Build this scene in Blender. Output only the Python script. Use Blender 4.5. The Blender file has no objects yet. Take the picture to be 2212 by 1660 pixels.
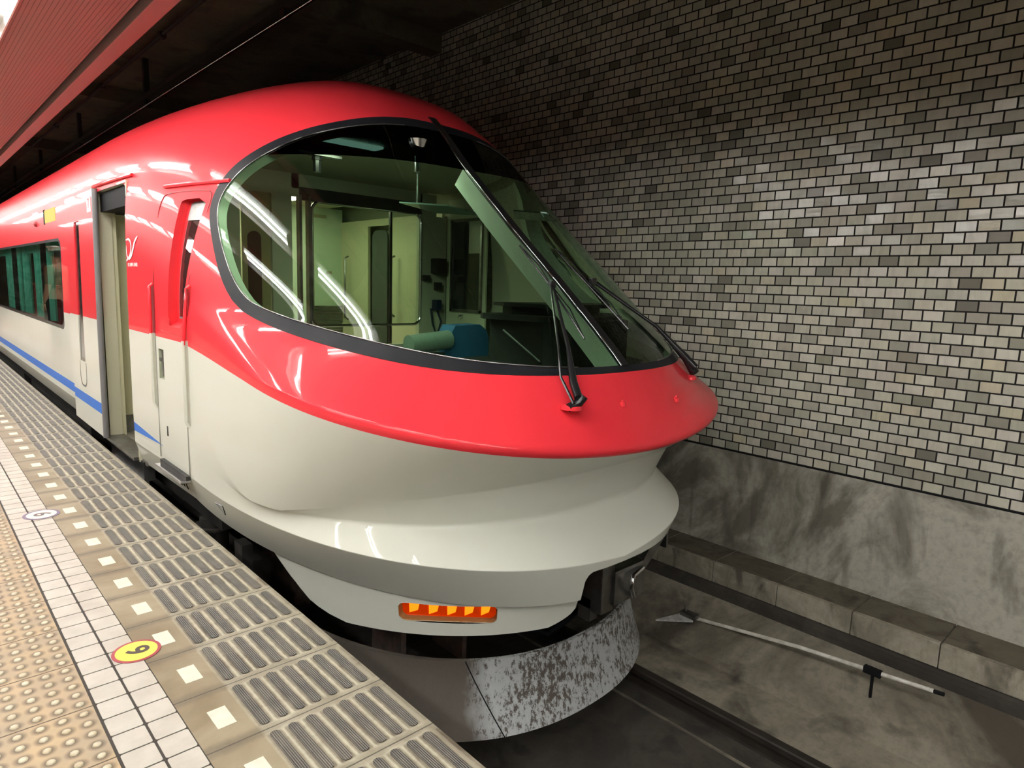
import bpy, bmesh, math, random
import numpy as np
from mathutils import Vector, Matrix
random.seed(7); PI = math.pi
S = bpy.context.scene; C = S.collection

# ---------------------------------------------------------------- camera, world, exposure
F_PX, YAW, PITCH, ROLL, CAMH = 1421.22, 0.7540, 0.1454, 0.0331, 1.3334
def cam_axes():
    f = Vector((math.sin(YAW)*math.cos(PITCH), math.cos(YAW)*math.cos(PITCH), -math.sin(PITCH)))
    r = f.cross(Vector((0, 0, 1))).normalized(); u = r.cross(f)
    c, s = math.cos(ROLL), math.sin(ROLL)
    return c*r + s*u, -s*r + c*u, f
r_, u_, f_ = cam_axes()
cd = bpy.data.cameras.new('camera'); cam = bpy.data.objects.new('camera', cd); C.objects.link(cam)
cd.sensor_width = 36; cd.sensor_fit = 'HORIZONTAL'; cd.lens = F_PX/2212*36
cd.clip_start = .02; cd.clip_end = 200
m = Matrix((r_, u_, -f_)).transposed().to_4x4(); m.translation = (0, 0, CAMH); cam.matrix_world = m
S.camera = cam
w = bpy.data.worlds.new('world'); S.world = w; w.use_nodes = True
w.node_tree.nodes['Background'].inputs[0].default_value = (.55, .6, .7, 1)
w.node_tree.nodes['Background'].inputs[1].default_value = .012
S.view_settings.view_transform = 'Standard'; S.view_settings.look = 'None'
S.view_settings.gamma = 1; S.view_settings.use_curve_mapping = False
S.view_settings.exposure = 1.0
TUBE_POWER = 27.0
try:
    S.cycles.use_denoising = True; S.cycles.max_bounces = 8; S.cycles.transparent_max_bounces = 16
    S.cycles.sample_clamp_indirect = 6; S.cycles.caustics_reflective = False; S.cycles.caustics_refractive = False
except Exception: pass

# ---------------------------------------------------------------- helpers
class MB:
    def __init__(s): s.v = []; s.f = []; s.mi = []; s.cur = 0
    def add(s, vs, fs):
        b = len(s.v); s.v += [tuple(x) for x in vs]; s.f += [tuple(i+b for i in f) for f in fs]; s.mi += [s.cur]*len(fs); return s
    def box(s, x0, x1, y0, y1, z0, z1, bev=0.0):
        if bev > 0:
            bm = bmesh.new(); bmesh.ops.create_cube(bm, size=1)
            for v in bm.verts: v.co = Vector(((x0+x1)/2+v.co.x*(x1-x0), (y0+y1)/2+v.co.y*(y1-y0), (z0+z1)/2+v.co.z*(z1-z0)))
            bmesh.ops.bevel(bm, geom=bm.edges[:], offset=bev, segments=2, affect='EDGES', profile=.7)
            bm.verts.index_update(); r = s.add([v.co[:] for v in bm.verts], [[v.index for v in f.verts] for f in bm.faces]); bm.free(); return r
        vs = [(x, y, z) for z in (z0, z1) for y in (y0, y1) for x in (x0, x1)]
        return s.add(vs, [(0,2,3,1), (4,5,7,6), (0,1,5,4), (2,6,7,3), (0,4,6,2), (1,3,7,5)])
    def tube(s, pts, r, n=8, cap=True):
        pts = [Vector(p) for p in pts]; rs = r if isinstance(r, (list, tuple)) else [r]*len(pts)
        vs = []; up = Vector((0, 0, 1)); prev = None
        for i, p in enumerate(pts):
            d = (pts[min(i+1, len(pts)-1)]-pts[max(i-1, 0)]).normalized()
            if prev is None:
                a = d.cross(up)
                if a.length < .05: a = d.cross(Vector((1, 0, 0)))
            else: a = prev - d*prev.dot(d)
            a.normalize(); prev = a; b = d.cross(a)
            for k in range(n):
                t = 2*PI*k/n; vs.append(p+(a*math.cos(t)+b*math.sin(t))*rs[i])
        fs = [(i*n+k, i*n+(k+1) % n, (i+1)*n+(k+1) % n, (i+1)*n+k) for i in range(len(pts)-1) for k in range(n)]
        if cap: fs += [tuple(range(n))[::-1], tuple((len(pts)-1)*n+k for k in range(n))]
        return s.add(vs, fs)
    def prism(s, poly, axis, a, b):
        """poly of 2-D points in the two other axes, extruded along axis from a to b"""
        def P(u, v, t): return {'x': (t, u, v), 'y': (u, t, v), 'z': (u, v, t)}[axis]
        n = len(poly); vs = [P(u, v, a) for u, v in poly]+[P(u, v, b) for u, v in poly]
        return s.add(vs, [tuple(range(n))[::-1], tuple(range(n, 2*n))]+[(i, (i+1) % n, n+(i+1) % n, n+i) for i in range(n)])
    def lathe(s, prof, o, ax='z', n=16):
        vs = []
        for r, h in prof:
            for k in range(n):
                t = 2*PI*k/n; a, b = r*math.cos(t), r*math.sin(t)
                d = {'z': (a, b, h), 'x': (h, a, b), 'y': (a, h, b)}[ax]; vs.append((o[0]+d[0], o[1]+d[1], o[2]+d[2]))
        m_ = len(prof)
        return s.add(vs, [(i*n+k, i*n+(k+1) % n, (i+1)*n+(k+1) % n, (i+1)*n+k) for i in range(m_-1) for k in range(n)]+[tuple(range(n))[::-1], tuple((m_-1)*n+k for k in range(n))])
    def build(s, name, mat, parent=None, smooth=0, fixn=True):
        me = bpy.data.meshes.new(name); me.from_pydata(s.v, [], s.f)
        mats = mat if isinstance(mat, (list, tuple)) else [mat]
        for m_ in mats: me.materials.append(m_)
        me.polygons.foreach_set('material_index', s.mi)
        if fixn:
            bm = bmesh.new(); bm.from_mesh(me); bmesh.ops.recalc_face_normals(bm, faces=bm.faces[:]); bm.to_mesh(me); bm.free()
        if smooth:
            me.polygons.foreach_set('use_smooth', [True]*len(me.polygons)); me.set_sharp_from_angle(angle=math.radians(smooth))
        o = bpy.data.objects.new(name, me); C.objects.link(o)
        if parent: o.parent = parent
        return o
def tag(o, label=None, cat=None, group=None, kind=None):
    for k, v in (('label', label), ('category', cat), ('group', group), ('kind', kind)):
        if v: o[k] = v
    return o
def empty(name, loc=(0, 0, 0), parent=None):
    o = bpy.data.objects.new(name, None); C.objects.link(o); o.location = loc; o.empty_display_size = .1
    if parent: o.parent = parent
    return o
def copy_tree(o, parent=None):
    c = o.copy(); C.objects.link(c)
    if parent: c.parent = parent
    for ch in [x for x in bpy.data.objects if x.parent == o]: copy_tree(ch, c)
    return c
def boxo(name, mat, parent, *b, bev=0, smooth=0): return MB().box(*b, bev=bev).build(name, mat, parent, smooth=smooth)

# ---------------------------------------------------------------- materials
class NT:
    def __init__(s, name):
        s.m = bpy.data.materials.new(name); s.m.use_nodes = True; s.t = s.m.node_tree; s.b = s.t.nodes['Principled BSDF']; s.o = s.t.nodes['Material Output']
    def n(s, typ, **kw):
        nd = s.t.nodes.new(typ)
        for k, v in kw.items(): setattr(nd, k, v)
        return nd
    def put(s, sock, v):
        if isinstance(v, bpy.types.NodeSocket): s.t.links.new(v, sock)
        elif v is not None:
            if sock.type == 'RGBA' and len(v) == 3: v = (*v, 1)
            sock.default_value = v
    def math(s, op, a, b=None, c=None, clamp=False):
        nd = s.n('ShaderNodeMath', operation=op, use_clamp=clamp)
        for i, v in enumerate((a, b, c)):
            if v is not None: s.put(nd.inputs[i], v)
        return nd.outputs[0]
    def mix(s, f, a, b, blend='MIX'):
        nd = s.n('ShaderNodeMix', data_type='RGBA', blend_type=blend)
        s.put(nd.inputs[0], f); s.put(nd.inputs[6], a); s.put(nd.inputs[7], b); return nd.outputs[2]
    def co(s): return s.n('ShaderNodeTexCoord').outputs['Object']
    def map(s, scale=(1, 1, 1), loc=(0, 0, 0), rot=(0, 0, 0)):
        nd = s.n('ShaderNodeMapping'); s.put(nd.inputs[0], s.co()); nd.inputs[1].default_value = loc; nd.inputs[2].default_value = rot; nd.inputs[3].default_value = scale
        return nd.outputs[0]
    def noise(s, scale, detail=4, vec=None, rough=.55, dist=0.0, col=False):
        nd = s.n('ShaderNodeTexNoise'); s.put(nd.inputs['Vector'], vec or s.co())
        nd.inputs['Scale'].default_value = scale; nd.inputs['Detail'].default_value = detail; nd.inputs['Roughness'].default_value = rough; nd.inputs['Distortion'].default_value = dist
        return nd.outputs[1 if col else 0]
    def ramp(s, f, *st):
        nd = s.n('ShaderNodeValToRGB'); s.put(nd.inputs[0], f); e = nd.color_ramp.elements
        while len(e) < len(st): e.new(.5)
        for i, (p, c_) in enumerate(st):
            e[i].position = p; e[i].color = (c_, c_, c_, 1) if isinstance(c_, (int, float)) else (*c_, 1)
        return nd.outputs[0]
    def bump(s, h, strength=.3, dist=.01):
        nd = s.n('ShaderNodeBump'); s.put(nd.inputs['Height'], h); nd.inputs['Strength'].default_value = strength; nd.inputs['Distance'].default_value = dist
        s.put(s.b.inputs['Normal'], nd.outputs[0]); return nd.outputs[0]
    def sep(s, v=None):
        nd = s.n('ShaderNodeSeparateXYZ'); s.put(nd.inputs[0], v or s.co()); return nd.outputs
    def comb(s, x, y, z):
        nd = s.n('ShaderNodeCombineXYZ')
        for i, v in enumerate((x, y, z)): s.put(nd.inputs[i], v)
        return nd.outputs[0]
    def set(s, **kw):
        names = dict(col='Base Color', rough='Roughness', metal='Metallic', coat='Coat Weight', coatr='Coat Roughness', spec='Specular IOR Level', em='Emission Color', ems='Emission Strength', alpha='Alpha')
        for k, v in kw.items(): s.put(s.b.inputs[names[k]], v)
        return s
def plain(name, col, rough=.5, metal=0, **kw):
    return NT(name).set(col=col, rough=rough, metal=metal, **kw).m
def worn(name, c1, c2, scale=6, rough=.6, bump=.1, metal=0, detail=6, **kw):
    t = NT(name); f = t.noise(scale, detail); t.set(col=t.mix(t.ramp(f, (.35, 0.), (.65, 1.)), c1, c2), rough=rough, metal=metal, **kw)
    if bump: t.bump(t.noise(scale*6, 4), bump, .004)
    return t.m
def emis(name, col, st): return NT(name).set(col=(0, 0, 0), em=col, ems=st, rough=.4).m

M = {}
def paint(name, col, dirt, rough=.22):
    t = NT(name); v = t.map(scale=(1, 1, 1)); f = t.ramp(t.noise(1.3, 5, v), (.45, 0.), (.8, 1.))
    t.set(col=t.mix(t.math('MULTIPLY', f, .35), col, dirt), rough=rough, coat=.42, coatr=.03, spec=.05)
    t.bump(t.noise(2.6, 1, t.map(scale=(1, .8, 1))), .05, .02)
    bf = t.n('ShaderNodeNewGeometry').outputs['Backfacing']; df = t.n('ShaderNodeBsdfDiffuse'); df.inputs[0].default_value = (.36, .38, .28, 1); mx = t.n('ShaderNodeMixShader')
    t.put(mx.inputs[0], bf); t.put(mx.inputs[1], t.b.outputs[0]); t.put(mx.inputs[2], df.outputs[0]); t.put(t.o.inputs[0], mx.outputs[0]); return t.m
M['red'] = paint('red_gloss_paint', (.76, .036, .050), (.66, .06, .065), .3)
M['cream'] = paint('cream_gloss_paint', (.70, .71, .63), (.62, .62, .53), .3)
M['blue'] = plain('blue_paint', (.05, .17, .58), .5, spec=.12)
M['greyband'] = paint('grey_cream_paint', (.44, .43, .37), (.36, .35, .30), .3)
M['frame'] = worn('black_frame_rubber', (.010, .011, .014), (.018, .018, .021), 5, .5, .05, spec=.14)
M['black'] = plain('black_matt', (.005, .005, .006), .8, spec=.2)
M['gloss_black'] = plain('black_gloss', (.012, .012, .013), .25)
M['rubber'] = plain('grey_rubber', (.16, .155, .16), .5)
M['chrome'] = plain('chrome_trim', (.65, .65, .66), .14, 1)
M['steel'] = worn('dull_steel', (.30, .30, .30), (.18, .17, .16), 9, .38, .1, 1)
M['white'] = plain('white_lettering', (.85, .82, .80), .4)
M['under'] = worn('underframe_black', (.012, .011, .010), (.03, .026, .022), 7, .7, .3)
M['railsteel'] = worn('dark_rail_steel', (.035, .028, .022), (.02, .016, .013), 8, .6, .2, .3)
M['rust'] = worn('rusty_iron', (.10, .06, .04), (.04, .03, .028), 12, .75, .4)
def glass(name, tint, refl=1.0, rough=0.0):
    t = NT(name); tr = t.n('ShaderNodeBsdfTransparent'); tr.inputs[0].default_value = (*tint, 1)
    gl = t.n('ShaderNodeBsdfGlossy'); gl.inputs['Roughness'].default_value = rough; gl.inputs[0].default_value = (.92, 1, .95, 1)
    fr = t.n('ShaderNodeFresnel'); fr.inputs[0].default_value = 1.5
    mx = t.n('ShaderNodeMixShader'); t.put(mx.inputs[0], t.math('MULTIPLY', fr.outputs[0], refl, clamp=True)); t.put(mx.inputs[1], tr.outputs[0]); t.put(mx.inputs[2], gl.outputs[0])
    t.put(t.o.inputs[0], mx.outputs[0]); return t.m
M['glass'] = glass('green_tinted_glass', (.70, .90, .72), 1.15)
M['tint'] = glass('dark_sun_band_glass', (.0010, .0022, .002), .5)
M['winglass'] = glass('saloon_window_glass', (.55, .68, .60), .55)
M['clear'] = glass('partition_glass', (.85, .9, .86), .8)

def concrete(name, c1, c2, c3, sc=1.6, streak=True, bump=.35, rough=.75, dist=.9):
    t = NT(name); n1 = t.noise(sc, 9, dist=dist, rough=.62); n2 = t.noise(sc*3, 6, t.map(scale=(1, 1, .3)) if streak else None, dist=.4)
    a = t.mix(t.ramp(n1, (.40, 0.), (.56, 1.)), c1, c2); b = t.mix(t.ramp(n2, (.52, 0.), (.68, 1.)), a, c3)
    t.set(col=b, rough=rough); t.bump(t.noise(14, 8), bump, .012); t.put(t.b.inputs['Base Color'], t.mix(t.math('MULTIPLY', t.ramp(t.noise(22, 8, rough=.7), (.45, 0.), (.7, 1.)), .35), b, c3)); return t.m

# glazed wall bricks, running bond, each brick its own shade and tilt
def brick_mat():
    t = NT('glazed_wall_brick'); x, y, z = t.sep()
    BW, BH, G = .1117, .0658, .0036
    rz = t.math('DIVIDE', t.math('SUBTRACT', z, .161), BH); row = t.math('FLOOR', rz)
    odd = t.math('MULTIPLY', t.math('PINGPONG', row, 1.0), .5)
    ry = t.math('ADD', t.math('DIVIDE', t.math('SUBTRACT', y, .02), BW), odd); colm = t.math('FLOOR', ry)
    fy = t.math('MULTIPLY', t.math('FRACT', ry), BW); fz = t.math('MULTIPLY', t.math('FRACT', rz), BH)
    ey = t.math('MINIMUM', fy, t.math('SUBTRACT', BW, fy)); ez = t.math('MINIMUM', fz, t.math('SUBTRACT', BH, fz))
    e = t.math('MINIMUM', ey, ez); mask = t.ramp(t.math('DIVIDE', e, G*2), (.56, 0.), (.74, 1.))
    wn = t.n('ShaderNodeTexWhiteNoise', noise_dimensions='3D'); t.put(wn.inputs['Vector'], t.comb(colm, row, 3.7))
    r = wn.outputs['Value']; rc = wn.outputs['Color']
    base = t.ramp(r, (0, (.17, .16, .13)), (.06, (.34, .32, .265)), (.25, (.47, .45, .375)), (.5, (.56, .54, .455)), (.85, (.66, .64, .55)), (1, (.60, .56, .42)))
    hs = t.mix(.03, base, rc, 'OVERLAY')
    dirt = t.ramp(t.noise(26, 5, t.map(scale=(1, 1, .35)), dist=.5), (.42, .0), (.75, 1.))
    c1 = t.mix(t.math('MULTIPLY', dirt, .28), hs, (.20, .185, .15))
    blot = t.ramp(t.noise(1.1, 5), (.35, 1.), (.6, 0.)); c1 = t.mix(t.math('MULTIPLY', blot, .22), c1, (.16, .15, .12))
    t.set(col=t.mix(mask, (.010, .008, .007), c1), rough=t.mix(mask, (.9,)*3, (.15,)*3), spec=.5)
    # tilt of single bricks and wavy glaze
    geo = t.n('ShaderNodeNewGeometry').outputs['Normal']
    vs = t.n('ShaderNodeVectorMath', operation='SUBTRACT'); t.put(vs.inputs[0], rc); vs.inputs[1].default_value = (.5, .5, .5)
    sc = t.n('ShaderNodeVectorMath', operation='SCALE'); t.put(sc.inputs[0], vs.outputs[0]); sc.inputs['Scale'].default_value = .13
    ad = t.n('ShaderNodeVectorMath', operation='ADD'); t.put(ad.inputs[0], geo); t.put(ad.inputs[1], sc.outputs[0])
    nm = t.n('ShaderNodeVectorMath', operation='NORMALIZE'); t.put(nm.inputs[0], ad.outputs[0])
    h = t.math('ADD', t.math('MULTIPLY', mask, 1.0), t.math('MULTIPLY', t.noise(22, 3, t.map(scale=(1, .6, 1.6))), .55))
    bp = t.n('ShaderNodeBump'); t.put(bp.inputs['Height'], h); bp.inputs['Strength'].default_value = .5; bp.inputs['Distance'].default_value = .004; t.put(bp.inputs['Normal'], nm.outputs[0])
    t.put(t.b.inputs['Normal'], bp.outputs[0]); return t.m
M['brick'] = brick_mat()
M['plinth'] = concrete('stained_plinth_concrete', (.165, .152, .12), (.42, .40, .34), (.10, .088, .068), 1.25, dist=1.7)
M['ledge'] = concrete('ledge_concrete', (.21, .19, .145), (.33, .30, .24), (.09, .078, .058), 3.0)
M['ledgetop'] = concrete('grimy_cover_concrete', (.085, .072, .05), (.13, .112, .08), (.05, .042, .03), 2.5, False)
M['haunch'] = concrete('dirty_haunch_concrete', (.070, .058, .042), (.25, .225, .175), (.05, .042, .032), 1.0, False)
M['bed'] = concrete('trackbed_concrete', (.030, .025, .020), (.055, .047, .037), (.022, .019, .016), 1.8, False, .5, .85)
M['tunnelceil'] = concrete('tunnel_ceiling_concrete', (.10, .085, .062), (.15, .13, .09), (.06, .052, .04), .9, False)
M['slab'] = concrete('platform_side_concrete', (.07, .065, .055), (.12, .11, .09), (.04, .035, .03), 2)
def soffit_mat():
    t = NT('pink_ribbed_soffit'); x, y, z = t.sep(); rib = t.math('FRACT', t.math('DIVIDE', x, .0245))
    g = t.ramp(rib, (0, .25), (.10, 1.), (.86, 1.), (.96, .25)); joint = t.ramp(t.math('ABSOLUTE', t.math('SUBTRACT', t.math('FRACT', t.math('DIVIDE', y, 3.6)), .19)), (0, .6), (.0018, 1.))
    c = t.mix(t.noise(.8, 3), (.25, .155, .145), (.235, .158, .138)); t.set(col=t.mix(t.math('MULTIPLY', g, joint), (.09, .05, .046), c), rough=.6); t.bump(g, .5, .006); return t.m
M['soffit'] = soffit_mat()
M['fascia'] = plain('pink_fascia', (.22, .14, .13), .5)
M['lampwhite'] = plain('white_lamp_reflector', (.74, .74, .72), .4)
M['tube'] = emis('fluorescent_tube', (1.0, .985, .94), TUBE_POWER)
def tan_mat():
    t = NT('tactile_block_tan'); n1 = t.noise(7, 6, dist=.4); x, y, z = t.sep()
    c = t.mix(t.ramp(n1, (.35, 0.), (.68, 1.)), (.40, .29, .165), (.28, .22, .15)); c = t.mix(t.ramp(t.noise(2.4, 4), (.5, 0.), (.75, .6)), c, (.36, .26, .17))
    fy = t.math('FRACT', t.math('DIVIDE', t.math('SUBTRACT', y, 1.945), .2975)); j = t.ramp(t.math('MINIMUM', fy, t.math('SUBTRACT', 1.0, fy)), (.006, 0.), (.011, 1.))
    gx = t.math('SUBTRACT', t.math('FRACT', t.math('ADD', t.math('DIVIDE', t.math('SUBTRACT', x, .329), .0548), 8.5)), .5)
    yl = t.math('MULTIPLY', fy, .2975); gy = t.math('SUBTRACT', t.math('FRACT', t.math('ADD', t.math('DIVIDE', t.math('SUBTRACT', yl, .0295), .0590), .5)), .5)
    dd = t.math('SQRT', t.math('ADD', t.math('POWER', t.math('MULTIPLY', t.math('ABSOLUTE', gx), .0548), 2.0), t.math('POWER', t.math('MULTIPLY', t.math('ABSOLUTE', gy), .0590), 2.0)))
    ring = t.ramp(t.math('ADD', t.math('MULTIPLY', dd, 20.0), t.math('MULTIPLY', n1, .06)), (.30, 1.), (.58, 0.)); c = t.mix(t.math('MULTIPLY', ring, .8), c, (.07, .045, .028))  # dark ring round each dome, its shadow painted into the colour
    t.set(col=t.mix(j, (.06, .035, .015), c), rough=.55); t.bump(t.math('ADD', j, t.math('MULTIPLY', n1, .3)), .5, .004); return t.m
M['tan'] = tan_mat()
M['dome'] = worn('worn_tactile_dome', (.60, .55, .42), (.46, .38, .25), 30, .42, .05)
M['grout'] = plain('dark_grout', (.035, .028, .022), .8)
M['whitetile'] = worn('white_platform_tile', (.56, .53, .47), (.46, .43, .375), 9, .4, .04)
def plate_mat():
    t = NT('edge_plate_painted'); x, y, z = t.sep(); n1 = t.noise(9, 8, dist=.6, rough=.65); n2 = t.noise(34, 6); n3 = t.noise(3.0, 6, dist=.5)
    cream = t.mix(t.ramp(n1, (.30, 0.), (.62, 1.)), (.36, .33, .245), (.52, .48, .37))
    tan = t.mix(t.ramp(n3, (.35, 0.), (.66, 1.)), (.19, .145, .085), (.31, .26, .175))
    inx = t.ramp(x, (.700, 0.), (.712, 1.))
    base = t.mix(inx, tan, cream)
    # grime: around the ribs, at joints and at both rims of a plate
    fy = t.math('FRACT', t.math('DIVIDE', t.math('SUBTRACT', y, 1.7895), .2975)); ej = t.math('MULTIPLY', t.math('MINIMUM', fy, t.math('SUBTRACT', 1.0, fy)), .2975)
    fx = t.math('ABSOLUTE', t.math('SUBTRACT', t.math('FRACT', t.math('DIVIDE', t.math('SUBTRACT', x, .7015), .0563)), .5))
    rib = t.math('MULTIPLY', t.ramp(t.math('ADD', fx, t.math('MULTIPLY', n2, .16)), (.44, 1.), (.56, 0.)), inx)
    ribm = t.math('MULTIPLY', rib, t.ramp(ej, (.012, 0.), (.03, 1.)))
    gj = t.ramp(t.math('ADD', ej, t.math('MULTIPLY', n1, .04)), (.034, 1.), (.058, 0.))
    edge = t.ramp(t.math('ADD', t.math('SUBTRACT', x, .5), t.math('MULTIPLY', n1, .08)), (.585, 0.), (.65, 1.))
    tg = t.math('MAXIMUM', t.math('MULTIPLY', ribm, 1.0), t.math('MAXIMUM', t.math('MULTIPLY', gj, .7), t.math('MULTIPLY', edge, .8)))
    wear = t.ramp(t.noise(5, 7, dist=1.), (.48, 0.), (.62, 1.))
    c = t.mix(t.math('MULTIPLY', tg, t.math('ADD', .72, t.math('MULTIPLY', wear, .28))), base, (.105, .082, .056))
    t.set(col=t.mix(t.ramp(ej, (.0012, 0.), (.0026, 1.)), (.045, .038, .03), c), rough=.5); t.bump(t.math('ADD', t.math('MULTIPLY', n2, .4), t.ramp(ej, (.001, 0.), (.003, 1.))), .35, .003); return t.m
M['plate'] = plate_mat()
def rib_mat():
    t = NT('dark_grip_rib'); x, y, z = t.sep(); g = t.math('PINGPONG', t.math('DIVIDE', t.math('SUBTRACT', x, .7015), .0563/9.0), .5)
    t.set(col=t.mix(t.ramp(t.noise(8, 4), (.4, 0.), (.7, 1.)), (.070, .062, .054), (.125, .108, .088)), rough=.5); t.bump(g, .9, .004); return t.m
M['rib'] = rib_mat()
M['marker'] = worn('cream_square_marker', (.80, .76, .64), (.70, .66, .55), 20, .45, .03)

# ---------------------------------------------------------------- the setting
def struct(name, mb, mat, label=None, **kw):
    o = mb.build(name, mat, **kw); o['kind'] = 'structure'; return tag(o, label)
Y0, Y1 = -14.0, 32.0; XW = 4.6; ZL = -.614; XL = 4.256
struct('wall_right', MB().box(XW, XW+.3, Y0, Y1, .158, 4.3), M['brick'], 'tunnel wall of glazed grey cream bricks')
tr = struct('trim_1', MB().box(XW-.002, XW+.3, Y0, Y1, .148, .160), M['black'], 'dark joint under the brickwork')
struct('wall_right_plinth', MB().box(XW-.004, XW+.3, Y0, Y1, ZL-.3, .150), M['plinth'], 'stained concrete plinth below the bricks')
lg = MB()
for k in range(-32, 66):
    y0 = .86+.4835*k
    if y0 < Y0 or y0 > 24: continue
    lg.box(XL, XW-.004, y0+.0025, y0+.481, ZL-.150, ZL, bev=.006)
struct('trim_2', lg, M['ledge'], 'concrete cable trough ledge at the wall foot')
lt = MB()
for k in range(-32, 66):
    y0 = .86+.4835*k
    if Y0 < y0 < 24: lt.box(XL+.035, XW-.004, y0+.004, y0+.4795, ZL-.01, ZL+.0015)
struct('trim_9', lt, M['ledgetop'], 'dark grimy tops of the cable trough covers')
lo = MB(); lo.prism([(XL-.005, -1.3), (XL-.005, -.82), (XL+.0, -.79), (XL+.02, -.77), (XW+.1, -.77), (XW+.1, -1.3)], 'y', Y0, Y1)
struct('trim_3', lo, M['bed'], 'dark recess below the ledge')
hn = MB(); hn.prism([(3.36, -1.35), (3.36, -1.068), (3.72, -1.060), (3.95, -.985), (XL, -.865), (XL, -1.35)], 'y', Y0, Y1)
struct('floor_side', hn, M['haunch'], 'sloping dirty concrete beside the track')
struct('floor', MB().box(.9, 3.36, Y0, Y1, -1.4, -1.135), M['bed'], 'dark concrete track bed')
struct('ceiling', MB().box(-7, XW+.3, Y0, Y1, 4.06, 4.3), M['tunnelceil'], 'dark tunnel ceiling')
bm_ = MB()
for y in (6.2, 11.5, 17.0): bm_.box(1.4, XW, y, y+.22, 3.86, 4.06)
struct('beam', bm_, M['tunnelceil'], 'ceiling beams across the track')
struct('wall_back', MB().box(-7, XW+.3, Y1, Y1+.2, -1.4, 4.3), M['plinth'])
struct('wall_front', MB().box(-7, XW+.3, Y0-.2, Y0, -1.4, 4.3), M['tunnelceil'])
lw = NT('far_platform_wall'); lw.set(col=lw.mix(lw.noise(.7, 3), (.40, .37, .33), (.30, .28, .26)), rough=.4)
struct('wall_left', MB().box(-7.2, -7, Y0, Y1, -1.4, 4.3), lw.m)
# platform
pf = MB(); pf.prism([(-7, -.004), (-7, -.4), (.95, -.4), (.95, -1.4), (1.0, -1.4), (1.0, -.14), (1.112, -.12), (1.112, -.004)], 'y', Y0, Y1)
struct('floor_platform', pf, M['slab'], 'platform slab')
struct('floor_paving', MB().box(-7, .05, Y0, Y1, -.004, 0), worn('platform_terrazzo', (.50, .46, .38), (.42, .38, .31), 5, .4, .02), 'beige platform paving')
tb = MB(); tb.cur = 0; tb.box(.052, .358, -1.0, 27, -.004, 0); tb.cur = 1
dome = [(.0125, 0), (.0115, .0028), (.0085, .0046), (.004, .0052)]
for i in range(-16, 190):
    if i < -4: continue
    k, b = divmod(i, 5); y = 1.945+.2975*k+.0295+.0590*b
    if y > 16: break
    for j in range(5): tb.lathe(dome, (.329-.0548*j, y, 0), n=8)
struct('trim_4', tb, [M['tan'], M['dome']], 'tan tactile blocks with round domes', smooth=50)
wt = MB(); wt.cur = 0; wt.box(.358, .5475, -1.0, 27, -.004, -.0012); wt.cur = 1
def rrect(x0, x1, y0, y1, r, n=3):
    P = []
    for cx, cy, a in ((x1-r, y1-r, 0), (x0+r, y1-r, 90), (x0+r, y0+r, 180), (x1-r, y0+r, 270)):
        for k in range(n+1):
            t = math.radians(a+90*k/n); P.append((cx+r*math.cos(t), cy+r*math.sin(t)))
    return P
for k in range(-24, 250):
    y = 1.9455+.09917*k
    for x0, x1 in ((.3665, .4525), (.4600, .5440)): wt.prism(rrect(x0, x1, y+.0030, y+.0962, .006), 'z', -.003, .0006)
struct('trim_5', wt, [M['grout'], M['whitetile']], 'double row of white tiles along the platform')
ep = MB(); ep.cur = 0; ep.box(.5475, 1.114, -1.0, 30, -.12, 0)
for k in range(-8, 84):
    y = 1.7895+.2975*k
    ep.cur = 1
    if k > -6: ep.prism([(.611, y+.090), (.6655, y+.090), (.6655, y+.192), (.611, y+.192)], 'z', -.001, .0016)
    ep.cur = 2
    for j in range(7):
        xc = .7297+.0563*j; L = rrect(xc-.0145, xc+.0145, y+.024, y+.274, .012, 2); ep.prism(L, 'z', -.001, .0035)
struct('trim_6', ep, [M['plate'], M['marker'], M['rib']], 'worn platform edge plates with dark ribs and white squares')
# canopy soffit, edge fascia
ZS = 2.85
struct('ceiling_canopy', MB().box(-7, 1.120, Y0, Y1, ZS, ZS+.04), M['soffit'], 'pink ribbed soffit above the platform')
struct('trim_7', MB().box(1.156, 1.262, Y0, Y1, ZS-.032, ZS+.06, bev=.006), M['fascia'], 'pink fascia along the canopy edge')
struct('wall_canopy', MB().box(1.0, 1.12, Y0, Y1, ZS+.04, 4.06), M['under'])

# ---------------------------------------------------------------- lamps over the platform
fit = empty('fluorescent_fitting')
tag(fit, 'fluorescent tube fitting in a white trough above the platform', 'lamp', 'fluorescent fittings above the platform')
hb = MB(); hb.prism([(-.165, 0), (-.165, -.060), (-.157, -.060), (-.150, -.012), (-.10, -.006), (.10, -.006), (.150, -.012), (.157, -.060), (.165, -.060), (.165, 0)], 'y', 0, 1.61); hb.build('reflector', M['lampwhite'], fit)  # deep side flanges added to cut lamp light off the upper brick wall
for x in (-.042, .042):
    MB().tube([(x, .06, -.036), (x, 1.24, -.036)], .015, 10).build('tube', M['tube'], fit, smooth=50)
for y in (.02, 1.24): MB().box(-.065, .065, y, y+.04, -.055, -.006).build('lamp_holder', M['lampwhite'], fit)
first = True
for xr in (.455, -.42, -1.6):
    for k in range(-10, 16):
        y = 2.27+1.62*k
        if y > 24: continue
        if first: o = fit; first = False
        else: o = copy_tree(fit)
        o.location = (xr, y, ZS-.001); o['label'] = {.455: 'twin-tube lamp fitting in the row nearest the canopy edge and the train', -.42: 'twin-tube lamp fitting in the middle row above the platform', -1.6: 'twin-tube lamp fitting in the row farthest from the train'}[xr]; o['group'] = {.455: 'lamp row nearest the train', -.42: 'middle lamp row', -1.6: 'lamp row farthest from the train'}[xr]

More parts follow.
